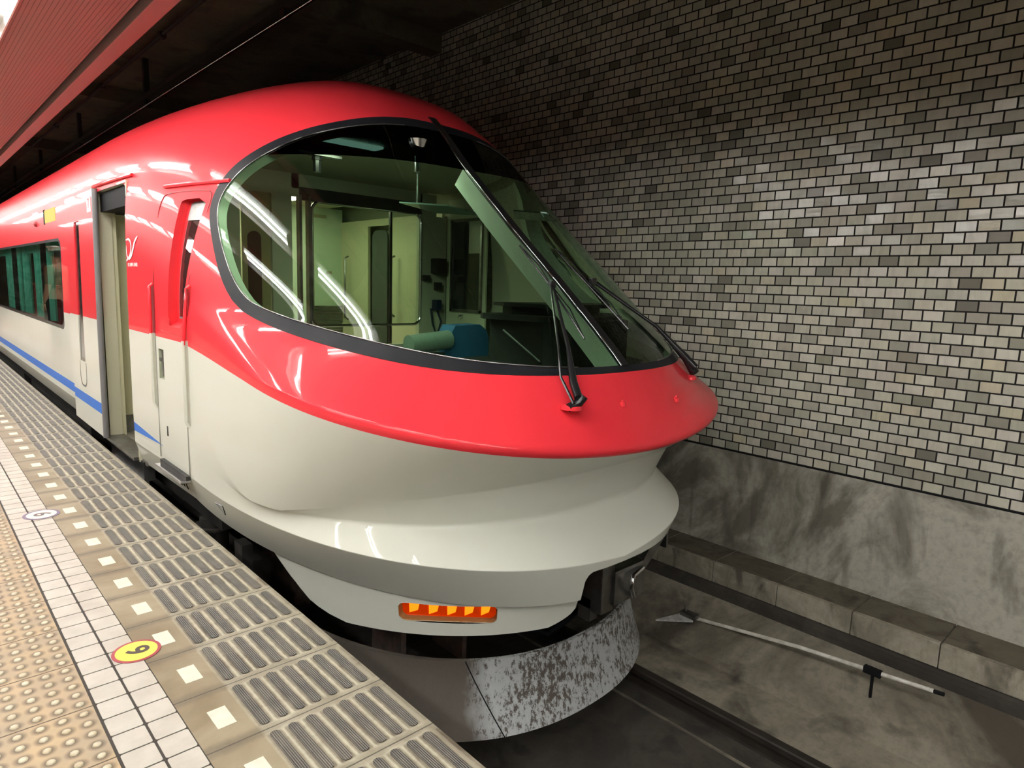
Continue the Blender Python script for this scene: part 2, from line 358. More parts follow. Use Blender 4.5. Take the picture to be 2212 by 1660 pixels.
# ---------------------------------------------------------------- the train: one lofted skin, cut into its fields
XC, AW = 2.56, 1.40
def hermite(z, zn, v):
    z = np.clip(z, zn[0], zn[-1]); v = np.asarray(v, float); zn = np.asarray(zn, float); mm = np.gradient(v, zn)
    i = np.clip(np.searchsorted(zn, z, side='right')-1, 0, len(zn)-2); h = zn[i+1]-zn[i]; t = (z-zn[i])/h
    return (2*t**3-3*t**2+1)*v[i]+(t**3-2*t**2+t)*h*mm[i]+(-2*t**3+3*t**2)*v[i+1]+(t**3-t**2)*h*mm[i+1]
ZT = 2.803
ZNODE = np.array([.95, 1.3, 1.7, 2.05, 2.35, 2.55, 2.68, ZT]); YCN = np.array([1.897, 2.304, 2.792, 3.197, 3.523, 3.811, 4.21, 4.95])
def halfw(z): return (AW-.012*np.clip(z-.9, 0, None))*(1-np.clip((z-1.90)/(ZT-1.90), 0, 1)**2.55)**(1/1.65)
def ytip(z): return hermite(z, ZNODE, YCN)
def nexp(z): return hermite(z, [.95, 1.7, 2.7], [2.359, 2.645, 2.871])
def yful(z): return hermite(z, [.95, 1.7, 2.7], [3.846, 5.365, 7.854])
NTH = 110
TH = np.linspace(0, np.pi/2, NTH+1); TB = np.concatenate([np.linspace(.004, .32, 70), np.linspace(.34, 1, 24)])
def sellip(a, yt, b, n):
    s, c = np.sin(TH), np.cos(TH); return a*s**(2/n), yt+b*(1-np.clip(c, 0, 1)**(2/n))
def column(a, yt, b, n, zf, aend=None):
    """half curve: nose then straight to the rear; returns dx,y,z arrays"""
    dx, y = sellip(a, yt, b, n); ye = yt+b; yb = ye+(27-ye)*TB
    ae = a if aend is None else aend
    dx = np.concatenate([dx, np.full(len(TB), a)]); y = np.concatenate([y, yb])
    if aend is not None:
        w_ = np.clip((y-2.55)/1.1, 0, 1); w_ = w_*w_*(3-2*w_); dx = dx*(1-w_)+np.maximum(dx, ae)*w_
    return np.stack([dx, y, zf(y, yt, b)], 1)
def zline(z0, k, zn, flat):
    def f(y, yt, b):
        u = np.clip((y-yt)/b, 0, 1); z = z0+k*u**zn
        return z if flat is None else z+(flat-(z0+k))*np.clip((y-yt-b)/1.0, 0, 1)
    return f
const = lambda z: (lambda y, yt, b: np.full(len(y), z))
BAND = column(1.352, 1.887, 2.07, 2.13, zline(-.140, .190, 1.0, .030))
LIP = column(1.396, 1.863, 1.965, 2.48, zline(.037, .163, .385, .180))
BASE = column(1.318, 2.066, 1.423, 2.336, const(.251), AW)
MID = column(1.315, 1.975, 1.44, 2.33, lambda y, yt, b: np.maximum(.262, .470-.215*np.clip((y-1.975)/.95, 0, 1)**1.0), AW)
MID[:, 0] = np.maximum(MID[:, 0], BASE[:, 0]+.004)
def zbeak(y, yt, b): return np.where(y < yt+b, .619+.285*np.clip((y-yt)/b, 0, 1)**.643, np.minimum(.904+(y-yt-b)*.108, .998))
BEAK = column(AW, 1.702, 1.348, 2.457, zbeak)
def level(z): return column(float(halfw(z)), float(ytip(z)), float(yful(z)-ytip(z)), float(nexp(z)), const(float(z)))
Z1 = 1.03
def level_at(zc):
    """skin points for one height per column"""
    a, yt, n = halfw(zc), ytip(zc), nexp(zc); b = yful(zc)-yt; k = NTH+1; s_, c_ = np.sin(TH), np.cos(TH)
    dx = a[:k]*s_**(2/n[:k]); y = yt[:k]+b[:k]*(1-np.clip(c_, 0, 1)**(2/n[:k])); ye = (yt+b)[k:]
    return np.stack([np.concatenate([dx, a[k:]]), np.concatenate([y, ye+(27-ye)*TB]), zc], 1)
ZH = np.interp(level(Z1)[:, 1], [1.9, 2.1, 2.6, 3.1, 3.35, 3.6, 3.9, 4.4], [.965, .985, 1.055, 1.135, 1.185, 1.19, 1.12, 1.03])
HOOD = level_at(ZH)
for cv, zt_, kx in ((BASE, .43, 0), (MID, .70, 0)):
    w_ = np.clip((cv[:, 1]-3.05)/.95, 0, 1); w_ = w_*w_*(3-2*w_); cv[:, 2] = cv[:, 2]*(1-w_)+zt_*w_; cv[:, 0] = np.where(cv[:, 1] > 3.65, AW, cv[:, 0])
ctrl = [BAND, LIP, BASE, MID, BEAK, HOOD]
rad = [0, .018, .10, .06, .13, 0]            # share of the shorter neighbour used for rounding
segn = [6, 7, 5, 24, 9]
rows = []
def lerp(a, b, t): return a+(b-a)*t
starts = []; 
for i in range(5):
    A_, B_ = ctrl[i], ctrl[i+1]; L = np.linalg.norm(B_-A_, axis=1)[:, None]+1e-9
    def cut(idx, L_):
        Lp = np.linalg.norm(ctrl[idx]-ctrl[idx-1], axis=1)[:, None]; Ln = np.linalg.norm(ctrl[idx+1]-ctrl[idx], axis=1)[:, None]
        return np.maximum(rad[idx]*np.minimum(np.minimum(Lp, Ln), .35), np.minimum(.004, .4*np.minimum(Lp, Ln)))
    r0 = cut(i, L)/L if rad[i] else 0*L; r1 = cut(i+1, L)/L if rad[i+1] else 0*L
    P0 = lerp(A_, B_, np.clip(r0, 0, .45)); P1 = lerp(A_, B_, 1-np.clip(r1, 0, .45))
    for k in range(segn[i]+1):
        rows.append(lerp(P0, P1, k/segn[i]))
    if i < 4:
        nx = ctrl[i+2]; Ln = np.linalg.norm(nx-B_, axis=1)[:, None]+1e-9; rn = cut(i+1, Ln)/Ln; Q = lerp(B_, nx, np.clip(rn, 0, .45))
        for k in range(1, 5):
            t = k/5; rows.append((1-t)**2*P1+2*t*(1-t)*B_+t*t*Q)
for u in np.linspace(0, 1, 62)[1:]:
    rows.append(level_at(ZH+(ZT-.0006-ZH)*math.sin(u*PI/2)))
iz = sum(segn)+5+16                          # first row of the upper skin; ease the kink where hood and upper skin meet
G = np.stack(rows)
wr = np.cos(np.clip((np.arange(len(G))-iz+1)/7.5, -1, 1)*np.pi/2)**2*.5; wr = wr[1:-1, None, None]
for _ in range(3): G[1:-1] += wr*((G[:-2]+G[2:])*.5-G[1:-1])
GH = G.copy()
GL = G.copy(); GL[..., 0] = XC-G[..., 0]; GR = G[:, 1:].copy(); GR[..., 0] = XC+GR[..., 0]
G = np.concatenate([GL[:, ::-1], GR], axis=1)
du = np.gradient(G, axis=0); wide = np.concatenate([G[5:], np.repeat(G[-1:], 5, 0)])-np.concatenate([np.repeat(G[:1], 5, 0), G[:-5]])
du = np.where(np.linalg.norm(du, axis=-1, keepdims=True) < .004, wide, du); dv = np.gradient(G, axis=1)
NRM = np.cross(dv, du); ln = np.linalg.norm(NRM, axis=-1, keepdims=True)
# degenerate spots take the neighbour's direction
bad = ln[..., 0] < 1e-12; NRM = NRM/np.maximum(ln, 1e-12); NRM[bad] = (0, 0, 1)
ctr = np.array([XC, 6.0, 1.0]); 
flip = np.sum(NRM[40, 40]*(G[40, 40]-ctr)) < 0
if flip: NRM = -NRM
nr, nc = G.shape[:2]

class Soup:
    def __init__(s, P, N):
        s.P = [tuple(p) for p in P]; s.N = [tuple(n) for n in N]; s.F = []; s.T = []
    def cut(s, fn, src, new):
        """faces tagged in src: where fn>0 they become new"""
        P = np.array(s.P); f = fn(P[:, 0], P[:, 1], P[:, 2]); f = np.where(np.abs(f) < 1e-6, 1e-6, f); f = list(f)
        cache = {}; F2, T2 = [], []
        for face, t in zip(s.F, s.T):
            if t not in src: F2.append(face); T2.append(t); continue
            pos = [f[i] > 0 for i in face]
            if all(pos): F2.append(face); T2.append(new); continue
            if not any(pos): F2.append(face); T2.append(t); continue
            a, b = [], []
            n = len(face)
            for k in range(n):
                i, j = face[k], face[(k+1) % n]
                (a if f[i] > 0 else b).append(i)
                if (f[i] > 0) != (f[j] > 0):
                    key = (min(i, j), max(i, j))
                    if key not in cache:
                        u = f[i]/(f[i]-f[j]); pi, pj = np.array(s.P[i]), np.array(s.P[j]); ni, nj = np.array(s.N[i]), np.array(s.N[j])
                        s.P.append(tuple(pi+(pj-pi)*u)); q = ni+(nj-ni)*u; s.N.append(tuple(q/(np.linalg.norm(q)+1e-9))); f.append(0.0); cache[key] = len(s.P)-1
                    a.append(cache[key]); b.append(cache[key])
            # f of new points counts as non-positive; fine, they sit on the border
            if len(a) > 2: F2.append(a); T2.append(new)
            if len(b) > 2: F2.append(b); T2.append(t)
        s.F, s.T = F2, T2
    def take(s, name, tags, mats, parent, off=0.0, thick=0.0, flipn=False):
        """tags: dict tag->material index"""
        used = {}; vs = []; ns = []; fs = []; mi = []
        for face, t in zip(s.F, s.T):
            if t not in tags: continue
            g = []
            for i in face:
                if i not in used:
                    used[i] = len(vs); vs.append(np.array(s.P[i])+off*np.array(s.N[i])); ns.append(s.N[i])
                if used[i] not in g: g.append(used[i])
            if len(g) > 2: fs.append(g); mi.append(tags[t])
        if flipn: fs = [g[::-1] for g in fs]; ns = [tuple(-np.array(n)) for n in ns]
        me = bpy.data.meshes.new(name); me.from_pydata([tuple(v) for v in vs], [], fs)
        for m_ in mats: me.materials.append(m_)
        me.polygons.foreach_set('material_index', mi); me.polygons.foreach_set('use_smooth', [True]*len(fs))
        me.normals_split_custom_set_from_vertices([Vector(n) for n in ns])
        o = bpy.data.objects.new(name, me); C.objects.link(o)
        if parent: o.parent = parent
        return o
sp = Soup(G.reshape(-1, 3), NRM.reshape(-1, 3))
segrow = []                                   # tag of each row strip
cnt = 0
bounds = []
for i in range(5):
    bounds.append(cnt+segn[i]); cnt += segn[i]+1+(4 if i < 4 else 0)
rb = bounds[3]                              # row where the beak roll turns over: paint line
for i in range(nr-1):
    t = 'band' if i < bounds[0]+3 else ('low' if i < rb else 'top')
    for j in range(nc-1):
        a, b, c, d = i*nc+j, i*nc+j+1, (i+1)*nc+j+1, (i+1)*nc+j
        q = [a, b, c, d]
        if flip: q = q[::-1]
        sp.F.append(q); sp.T.append(t)

def sdf_poly(y, z, poly):
    """+inside, -outside of a closed polygon in the side view"""
    P = np.array(poly, float); Q = np.roll(P, -1, 0); best = np.full(len(y), 1e9); ins = np.zeros(len(y), bool)
    for (ax, ay), (bx, by) in zip(P, Q):
        ex, ey = bx-ax, by-ay; wx, wy = y-ax, z-ay; L2 = ex*ex+ey*ey
        if L2 < 1e-14: continue
        t = np.clip((wx*ex+wy*ey)/L2, 0, 1); best = np.minimum(best, np.hypot(wx-ex*t, wy-ey*t))
        cr = (ay > z) != (by > z)
        if abs(by-ay) > 1e-12: ins ^= cr & (y < (bx-ax)*(z-ay)/(by-ay)+ax)
    return np.where(ins, best, -best)
def chaikin(P, k=3):
    for _ in range(k):
        Q = [P[0]]
        for a, b in zip(P[:-1], P[1:]):
            Q += [(a[0]*.75+b[0]*.25, a[1]*.75+b[1]*.25), (a[0]*.25+b[0]*.75, a[1]*.25+b[1]*.75)]
        P = Q+[P[-1]]
    return P
OUT = chaikin([(1.86, .948), (1.95, .953), (2.109, .963), (2.321, .988), (2.615, 1.036), (2.898, 1.084), (3.162, 1.136), (3.37, 1.195), (3.559, 1.325), (3.738, 1.521), (3.862, 1.680), (3.888, 1.778), (3.877, 1.87), (3.845, 1.95), (3.783, 2.03), (3.706, 2.111), (3.623, 2.178), (3.530, 2.253), (3.487, 2.333), (3.515, 2.385), (3.60, 2.428)])
INN = chaikin([(1.86, .972), (1.95, .980), (2.035, .993), (2.207, 1.018), (2.448, 1.062), (2.654, 1.100), (2.933, 1.149), (3.153, 1.192), (3.31, 1.238), (3.481, 1.352), (3.650, 1.512), (3.785, 1.672), (3.815, 1.776), (3.789, 1.88), (3.739, 1.962), (3.672, 2.035), (3.60, 2.115), (3.497, 2.191), (3.423, 2.268), (3.412, 2.315), (3.445, 2.345), (3.535, 2.378)])
OUTP = OUT+[(3.75, 2.7), (1.3, 2.7), (1.3, .948)]; INNP = INN+[(3.7, 2.65), (1.35, 2.65), (1.35, .972)]
def sd_rr(y, z, y0, y1, z0, z1, r):
    cy, cz = (y0+y1)/2, (z0+z1)/2; qy = np.abs(y-cy)-(y1-y0)/2+r; qz = np.abs(z-cz)-(z1-z0)/2+r
    return -(np.hypot(np.maximum(qy, 0), np.maximum(qz, 0))+np.minimum(np.maximum(qy, qz), 0)-r)
left = lambda x: (XC-.4-x)*5
sp.cut(lambda x, y, z: sdf_poly(y, z, OUTP), {'top'}, 'frame')
sp.cut(lambda x, y, z: sdf_poly(y, z, INNP), {'frame'}, 'glass')
sp.cut(lambda x, y, z: .028-np.abs(x-XC), {'glass'}, 'divider')
sp.cut(lambda x, y, z: z-(2.012+.10*np.clip(x-XC, 0, 2)**1.0*.25), {'glass'}, 'tint')
# straight paint line behind the beak
sp.cut(lambda x, y, z: np.where(y > 3.0, z-.985, -1), {'low'}, 'top2'); sp.T = ['top' if t == 'top2' else t for t in sp.T]
# openings on the platform side
sp.cut(lambda x, y, z: np.minimum(sd_rr(y, z, 5.085, 5.93, -.2, 1.945, .03), left(x)), {'top', 'low', 'band'}, 'opening')
sp.cut(lambda x, y, z: np.minimum(sd_rr(y, z, 7.44, 15.5, .80, 1.655, .07), left(x)), {'top', 'low'}, 'winrim')
sp.cut(lambda x, y, z: np.minimum(sd_rr(y, z, 7.475, 15.47, .835, 1.628, .05), left(x)), {'winrim'}, 'window')
sp.cut(lambda x, y, z: np.minimum(sd_rr(y, z, 3.925, 4.185, 1.045, 1.775, .03), left(x)), {'top', 'low'}, 'recess')
# right hand side: cab door window and passenger door window
sp.cut(lambda x, y, z: np.minimum(np.maximum(sd_rr(y, z, 4.45, 4.86, 1.12, 1.905, .04), sd_rr(y, z, 5.99, 6.29, .5, 1.885, .09)), (x-XC-.4)*5), {'top', 'low'}, 'farwin')
# blue stripe, cut by one border after another
def seq(fns, src, new):
    cur = src
    for k, fn in enumerate(fns): sp.cut(fn, cur, f'{new}{k}') ; restore.append(f'{new}{k}') ; cur = {f'{new}{k}'}
    last = f'{new}{len(fns)-1}'; back = [r for r in restore if r != last]; sp.T = [new if t == last else (list(src)[0] if t in back else t) for t in sp.T]; restore.clear()
restore = []
seq([lambda x, y, z: left(x), lambda x, y, z: y-5.93, lambda x, y, z: z-.238, lambda x, y, z: .325-z], {'low'}, 'blue')
seq([lambda x, y, z: left(x), lambda x, y, z: y-4.305, lambda x, y, z: 4.405-y, lambda x, y, z: z-.712, lambda x, y, z: .895-z], {'low'}, 'handlehole')
ee = lambda y: (5.09-y)/.70
seq([lambda x, y, z: left(x), lambda x, y, z: 5.09-y, lambda x, y, z: y-4.39, lambda x, y, z: z-(.258+.024*ee(y)), lambda x, y, z: (.322-.040*ee(y))-z], {'low'}, 'blues'); sp.T = ['blue' if t == 'blues' else t for t in sp.T]
# front of the bumper band is cut away round the coupler
def notch(x, y, z):
    d = np.minimum(x-2.297, 3.16-x); zz = .008-z
    inner = np.minimum(d, zz); cx = 2.297+.05; 
    corner = .05-np.hypot(np.minimum(x-cx, 0), np.minimum((.008-.05)-z, 0)*-1) if False else inner
    qx = np.maximum(cx-x, 0); qz = np.maximum(z-(.008-.05), 0)
    return np.where((x < cx) & (z > -.042), .05-np.hypot(qx, qz), inner)*np.where(y < 2.4, 1, 0)-np.where(y < 2.4, 0, 1)
sp.cut(notch, {'band'}, 'gone')

train = empty('express_train', (0, 0, 0))
tag(train, 'red and cream express train with a sloping glass nose, stopped at the platform', 'train')
body = sp.take('body_shell', {'top': 0, 'low': 1, 'band': 1, 'blue': 2}, [M['red'], M['cream'], M['blue']], train)
sp.take('windshield_frame', {'frame': 0}, [M['frame']], train, .002)['label'] = 'black rubber windshield surround'
ws = sp.take('windshield', {'glass': 0, 'tint': 1}, [M['glass'], M['tint']], train); ws['label'] = 'green tinted two-pane windshield with a dark sun band'

# inner lining of the cab, seen through the glass
lin = Soup(sp.P, sp.N); lin.F = [f for f, t in zip(sp.F, sp.T) if t in ('top', 'low', 'frame')]; lin.T = ['w']*len(lin.F)
lin.cut(lambda x, y, z: np.minimum(np.minimum(5.0-y, np.minimum(z-.70, z-1.06+.5*np.clip(3.0-y, 0, 1))), 2.13-z), {'w'}, 'in')
lin.cut(lambda x, y, z: -sdf_poly(y, z, OUTP)-.0 if False else sdf_poly(y, z, [(p[0], p[1]) for p in OUTP]), {'in'}, 'rim')
ML = plain('cab_lining_cream', (.42, .44, .33), .5); MLg = plain('cab_rim_pale_green', (.52, .66, .50), .45)
lo_ = lin.take('cab_lining', {'in': 0, 'rim': 1}, [ML, MLg], train, -.055, flipn=True)
# thick reveal between skin and lining round the glass
def skin_cut(z, _c={}):
    """the half outline (dx, y) of the skin above the beak at height z"""
    k = round(float(z), 4)
    if k not in _c:
        H = GH[rb+3:]; Z = H[..., 2]; n_ = H.shape[1]; idx = np.clip((Z < z).sum(0), 1, len(H)-1); c_ = np.arange(n_)
        a, b = H[idx-1, c_], H[idx, c_]; t = np.clip((z-a[:, 2])/(b[:, 2]-a[:, 2]+1e-9), 0, 1)[:, None]; _c[k] = a+(b-a)*t
    return _c[k]
def skin_x(y, z):
    """half width of the skin at side-view point (y,z)"""
    c = skin_cut(z); return float(np.interp(y, c[:, 1], c[:, 0]))
def skin_n(y, z):
    e = .01; p = lambda y, z: Vector((-skin_x(y, z), y, z)); n = (p(y+e, z)-p(y-e, z)).cross(p(y, z+e)-p(y, z-e)); n.normalize()
    return n if n.x < 0 else -n
def loop3(poly, off=0.0, side=-1, y_min=1.9):
    L = []
    for y, z in poly:
        if y < skin_cut(z)[0, 1]+.010: continue
        n = skin_n(y, z); p = Vector((-skin_x(y, z), y, z))+n*off; L.append(Vector((XC+(p.x if side < 0 else -p.x), p.y, p.z)))
    return L
for sd in (-1, 1):
    a = loop3(INN, .0, sd); b = loop3(INN, -.055, sd); mb = MB(); n = len(a)
    mb.add(a+b, [(i, i+1, n+i+1, n+i) for i in range(n-1)]); mb.build('glass_reveal', [MLg], train, smooth=60)
    MB().tube(loop3(INN, .004, sd)[1:], .0035, 6).build('windshield_bead', M['steel'], train, smooth=60)
# centre divider: outer rubber bar, bright bead, pale green inner mullion
def prof(off, z0=.972, z1=2.40, n=26):
    L = []; yc = lambda z: float(skin_cut(z)[0, 1])
    for k in range(n+1):
        z = z0+(z1-z0)*k/n; t = Vector((0, yc(z+.02)-yc(z-.02), .04)).normalized(); L.append(Vector((0, yc(z), z))+Vector((0, -t.z, t.y))*off)
    return L
def bar(x0, x1, o0, o1, z0, z1):
    A_, B_ = prof(o0, z0, z1), prof(o1, z0, z1); n = len(A_); vs = [Vector((x, p.y, p.z)) for x in (x0, x1) for L in (A_, B_) for p in L]; mb = MB(); fs = []
    for i in range(n-1):
        for q in ((0, 1), (1, 3), (3, 2), (2, 0)): fs.append((q[0]*n+i, q[0]*n+i+1, q[1]*n+i+1, q[1]*n+i))
    fs += [(0, n, 3*n, 2*n), (n-1, 2*n-1, 4*n-1, 3*n-1)]
    return mb.add(vs, fs)
dv_ = bar(XC-.026, XC+.030, -.008, .007, .975, 2.372).build('center_divider', M['gloss_black'], train)
MB().tube([Vector((XC-.029, p.y, p.z)) for p in prof(.008, .975, 2.36)], .0042, 6).build('divider_bead', M['chrome'], dv_, smooth=60)
bar(XC-.030, XC+.030, -.125, -.012, .985, 2.03).build('inner_mullion', plain('mullion_pale_green', (.78, .92, .76), .5), train)['label'] = 'pale green inner mullion'

# closed underside behind the nose
uf = MB(); uf.box(1.33, 3.79, 3.9, 27, -.16, .03); uf.prism([(1.45, 3.9), (1.7, 2.9), (2.1, 2.5), (3.0, 2.5), (3.4, 2.9), (3.67, 3.9)], 'z', -.1, .0)
uf.build('underframe', M['under'], train)
# grey strip below the side, already modelled as band; recessed joint line
def side_pts(y0, y1, z, off, n=10):
    return [Vector((XC-float(halfw(max(z, .9)))-off, y0+(y1-y0)*k/n, z)) for k in range(n+1)]
# ----- passenger doorway
XS = XC-AW                                        # outer side plane 1.16
dr = MB()
xin = 1.42
dr.prism([(5.070, .03), (5.070, 1.96), (5.93, 1.96), (5.93, .03), (5.92, .03), (5.92, 1.945), (5.088, 1.945), (5.088, .03)], 'x', XS+.022, XS+.11)
dr.build('door_frame', plain('cream_door_jamb', (.50, .48, .36), .4), train)
boxo('door_sill', M['steel'], train, XS-.01, XS+.12, 5.085, 5.93, .04, .062)
sl = MB(); sl.box(XS-.004, XS+.06, 5.0, 5.95, -.13, -.10, bev=.004).box(XS+.03, XS+.1, 5.0, 5.95, -.10, .04); sl.build('step_beam', M['steel'], train)
# sliding door leaf slid back outside the skin
leaf = MB(); YL0, YL1 = 5.875, 6.93
def leafx(z): return XC-float(halfw(max(z, .9)))
zs = [.065, .2, .245, .33, .6, .985, 1.2, 1.5, 1.75, 1.96]; leafm = []
for (za, zb) in zip(zs[:-1], zs[1:]):
    leaf.cur = 2 if (za, zb) == (.245, .33) else (0 if za >= .98 else 1)
    xa, xb = leafx(za), leafx(zb)
    for y0, y1 in ((YL0, 6.395), (6.395, 6.60), (6.60, YL1)):
        if (y0, y1) == (6.395, 6.60) and za > .38 and zb < 1.9 and za < 1.75: continue
        vs = [(xa-.034, y0, za), (xa-.034, y1, za), (xa+.0, y0, za), (xa+.0, y1, za), (xb-.034, y0, zb), (xb-.034, y1, zb), (xb+.0, y0, zb), (xb+.0, y1, zb)]
        leaf.add(vs, [(0, 1, 5, 4), (2, 6, 7, 3), (0, 4, 6, 2), (1, 3, 7, 5), (4, 5, 7, 6), (0, 2, 3, 1)])
pd = leaf.build('passenger_door', [M['red'], M['cream'], M['blue']], train)
wl = MB(); wl.prism(rrect(6.385, 6.61, .40, 1.81, .08, 5), 'x', XS-.030, XS-.012)
wlf = MB(); o_ = rrect(6.37, 6.625, .385, 1.825, .09, 5); i_ = rrect(6.385, 6.61, .40, 1.81, .08, 5); n = len(o_)
def tilt(u, v, x): return (x+.019*max(0, v-.9)*1.0, u, v)
wlf.add([tilt(u, v, XS-.0355) for u, v in o_]+[tilt(u, v, XS-.0355) for u, v in i_]+[tilt(u, v, XS-.02) for u, v in i_], [(k, (k+1) % n, n+(k+1) % n, n+k) for k in range(n)]+[(n+k, n+(k+1) % n, 2*n+(k+1) % n, 2*n+k) for k in range(n)])
wlf.build('door_window_frame', [M['gloss_black']], pd)
for v_ in range(len(wl.v)): wl.v[v_] = tilt(wl.v[v_][1], wl.v[v_][2], wl.v[v_][0])
wl.build('door_window', NT('door_slot_glass').set(col=(.025, .022, .022), rough=.03, spec=.8).m, pd)
MB().tube([(leafx(z)-.017, YL0-.008, z) for z in (.06, .5, .985, 1.4, 1.7, 1.965)], .021, 8).build('door_edge_seal', M['rubber'], pd, smooth=60)
st = MB(); st.box(leafx(1.9)-.0352, leafx(1.9)-.0335, 5.93, 6.06, 1.80, 1.92); st.build('car_number_plate', M['white'], pd)
def flat_text(name, s, size, mat, M4, parent, ext=.0006):
    cu = bpy.data.curves.new(name, 'FONT'); cu.body = s; cu.size = size; cu.extrude = ext; cu.offset = size*.022 if len(s) < 3 else 0; cu.align_x = 'CENTER'; cu.align_y = 'CENTER'
    tmp = bpy.data.objects.new(name, cu); C.objects.link(tmp); dg = bpy.context.evaluated_depsgraph_get(); me = bpy.data.meshes.new_from_object(tmp.evaluated_get(dg)); bpy.data.objects.remove(tmp)
    me.transform(M4); me.materials.clear(); me.materials.append(mat); o = bpy.data.objects.new(name, me); C.objects.link(o)
    if parent: o.parent = parent
    return o
def side_m(x, y, z): # text read from the platform: +text x runs towards the nose (-Y), normal -X
    return Matrix(((0, 0, -1, x), (-1, 0, 0, y), (0, 1, 0, z), (0, 0, 0, 1)))
flat_text('car_number', '7', .10, M['red'], side_m(leafx(1.86)-.036, 5.995, 1.86), pd)
boxo('door_notice', M['white'], pd, XS-.0245, XS-.0235, 5.95, 6.08, 1.43, 1.555)
# swooping white emblem
em = MB(); 
def stroke(pts, wd):
    P = chaikin(pts, 2); W_ = [wd[0]+(wd[1]-wd[0])*math.sin(PI*k/(len(P)-1)) for k in range(len(P))]; vs = []
    for k, (y, z) in enumerate(P):
        a, b = P[max(k-1, 0)], P[min(k+1, len(P)-1)]; ty, tz = b[0]-a[0], b[1]-a[1]; L = math.hypot(ty, tz)+1e-9; ny, nz = -tz/L, ty/L
        for s_ in (1, -1): 
            yy, zz = y+ny*W_[k]*s_, z+nz*W_[k]*s_; vs.append((leafx(zz)+.0+(-.0022)+.006*0+max(0, .0019), yy, zz))
    em.add(vs, [(2*k, 2*k+1, 2*k+3, 2*k+2) for k in range(len(P)-1)])
stroke([(5.07, 1.565), (4.99, 1.57), (4.945, 1.545), (4.945, 1.49), (4.985, 1.455), (5.035, 1.44), (5.075, 1.425)], (.003, .010))
stroke([(5.06, 1.53), (5.065, 1.49), (5.045, 1.45), (5.00, 1.44)], (.002, .009))
stroke([(4.79, 1.58), (4.85, 1.555), (4.90, 1.50), (4.945, 1.455), (5.01, 1.435)], (.003, .012))
for i in range(len(em.v)):
    x, y, z = em.v[i]; zz = max(z, Z1); yt = float(ytip(zz)); b = float(yful(zz)-yt); n = float(nexp(zz)); c = max(0, 1-(y-yt)/b); em.v[i] = (XC-float(halfw(zz))*(1-c**n)**(1/n)-.003, y, z)
em.build('line_emblem', M['white'], train)
# drip rails
def rail_at(y0, y1, z, name='drip_rail'):
    mb = MB(); P = []
    for k in range(9):
        y = y0+(y1-y0)*k/8; zz = max(z, Z1); yt = float(ytip(zz)); b = float(yful(zz)-yt); n = float(nexp(zz)); c = max(0, 1-(y-yt)/b); P.append((XC-float(halfw(zz))*(1-c**n)**(1/n)-.008, y, z))
    mb.tube(P, .011, 6); return mb.build(name, M['red'], train, smooth=60)
rail_at(4.98, 5.97, 1.985); rail_at(3.80, 4.42, 1.865)
def sx(y, z): return XC-skin_x(y, z)
flat_text('logo_caption', 'ISE-SHIMA LINER', .034, M['white'], side_m(sx(4.90, 1.40)-.003, 4.92, 1.40) @ Matrix.Rotation(-.012, 4, 'Y'), train)
MRI = plain('recess_red', (.70, .03, .04), .35)
# ----- crew door with its slot window, grab rails, lock, step
cdoor = MB()
seam = [(4.455, .2), (4.455, 1.70), (4.43, 1.80), (4.36, 1.825), (3.95, 1.82), (3.895, 1.79), (3.885, 1.70), (3.905, .2)]
sm = chaikin(seam, 1)
up = [(y, z) for y, z in sm if z > .985]
cdoor.tube([(sx(y, z)-.0005, y, z) for y, z in [(4.455, .985)]+up+[(3.888, .985)]], .004, 5); cdoor.cur = 1
for y in (4.455, 3.897): cdoor.tube([(XS-.0005, y, .985), (XS-.0005, y, .205)], .0035, 5)
MDR = plain('seam_dark_red', (.25, .01, .015), .5)
cd_ = cdoor.build('crew_door', [MDR, plain('seam_grey', (.22, .22, .19), .6)], train); cd_['label'] = 'crew door with a narrow slot window'
pb = MB(); nz = 12; W0, W1_ = 1.105, 1.755
zz_l = [1.045+(1.775-1.045)*k/nz for k in range(nz+1)]
for y, dy in ((3.925, 0), (4.185, 0)):
    b0 = len(pb.v); pb.add([p for z in zz_l for p in ((sx(y, z)-.0005, y, z), (sx(y, z)+.060, y, z))], [(2*k, 2*k+1, 2*k+3, 2*k+2) for k in range(nz)])
for z in (1.045, 1.775): pb.add([(sx(3.925, z)-.0005, 3.925, z), (sx(4.185, z)-.0005, 4.185, z), (sx(4.185, z)+.06, 4.185, z+(.03 if z < 1.5 else 0)), (sx(3.925, z)+.06, 3.925, z+(.03 if z < 1.5 else 0))], [(0, 1, 2, 3)])
pb.add([p for z in zz_l for p in ((sx(3.90, z)+.048, 3.90, z), (sx(4.21, z)+.048, 4.21, z))], [(2*k, 2*k+1, 2*k+3, 2*k+2) for k in range(nz)])
pb.build('window_recess', MRI, cd_)
def slot(z0, z1, off, wd=0.0):
    L = []
    for k in range(9):
        z = z0+(z1-z0)*k/8; u = (z-W0)/(W1_-W0); L += [(sx(3.958, z)+off, 3.962-.012*u-wd, z), (sx(4.13, z)+off, 4.112+.030*u+wd, z)]
    return MB().add(L, [(2*k, 2*k+1, 2*k+3, 2*k+2) for k in range(8)])
slot(W0-.012, W1_+.012, .044, .012).build('window_trim', M['rubber'], cd_)
slot(W0, W1_, .042).build('slot_window', NT('slot_glass').set(col=(.035, .012, .012), rough=.03, spec=.7).m, cd_)
slot(1.655, W1_, .036).build('window_header', M['steel'], cd_)
pb = MB(); o1 = [(4.305, .712), (4.405, .712), (4.405, .895), (4.305, .895)]
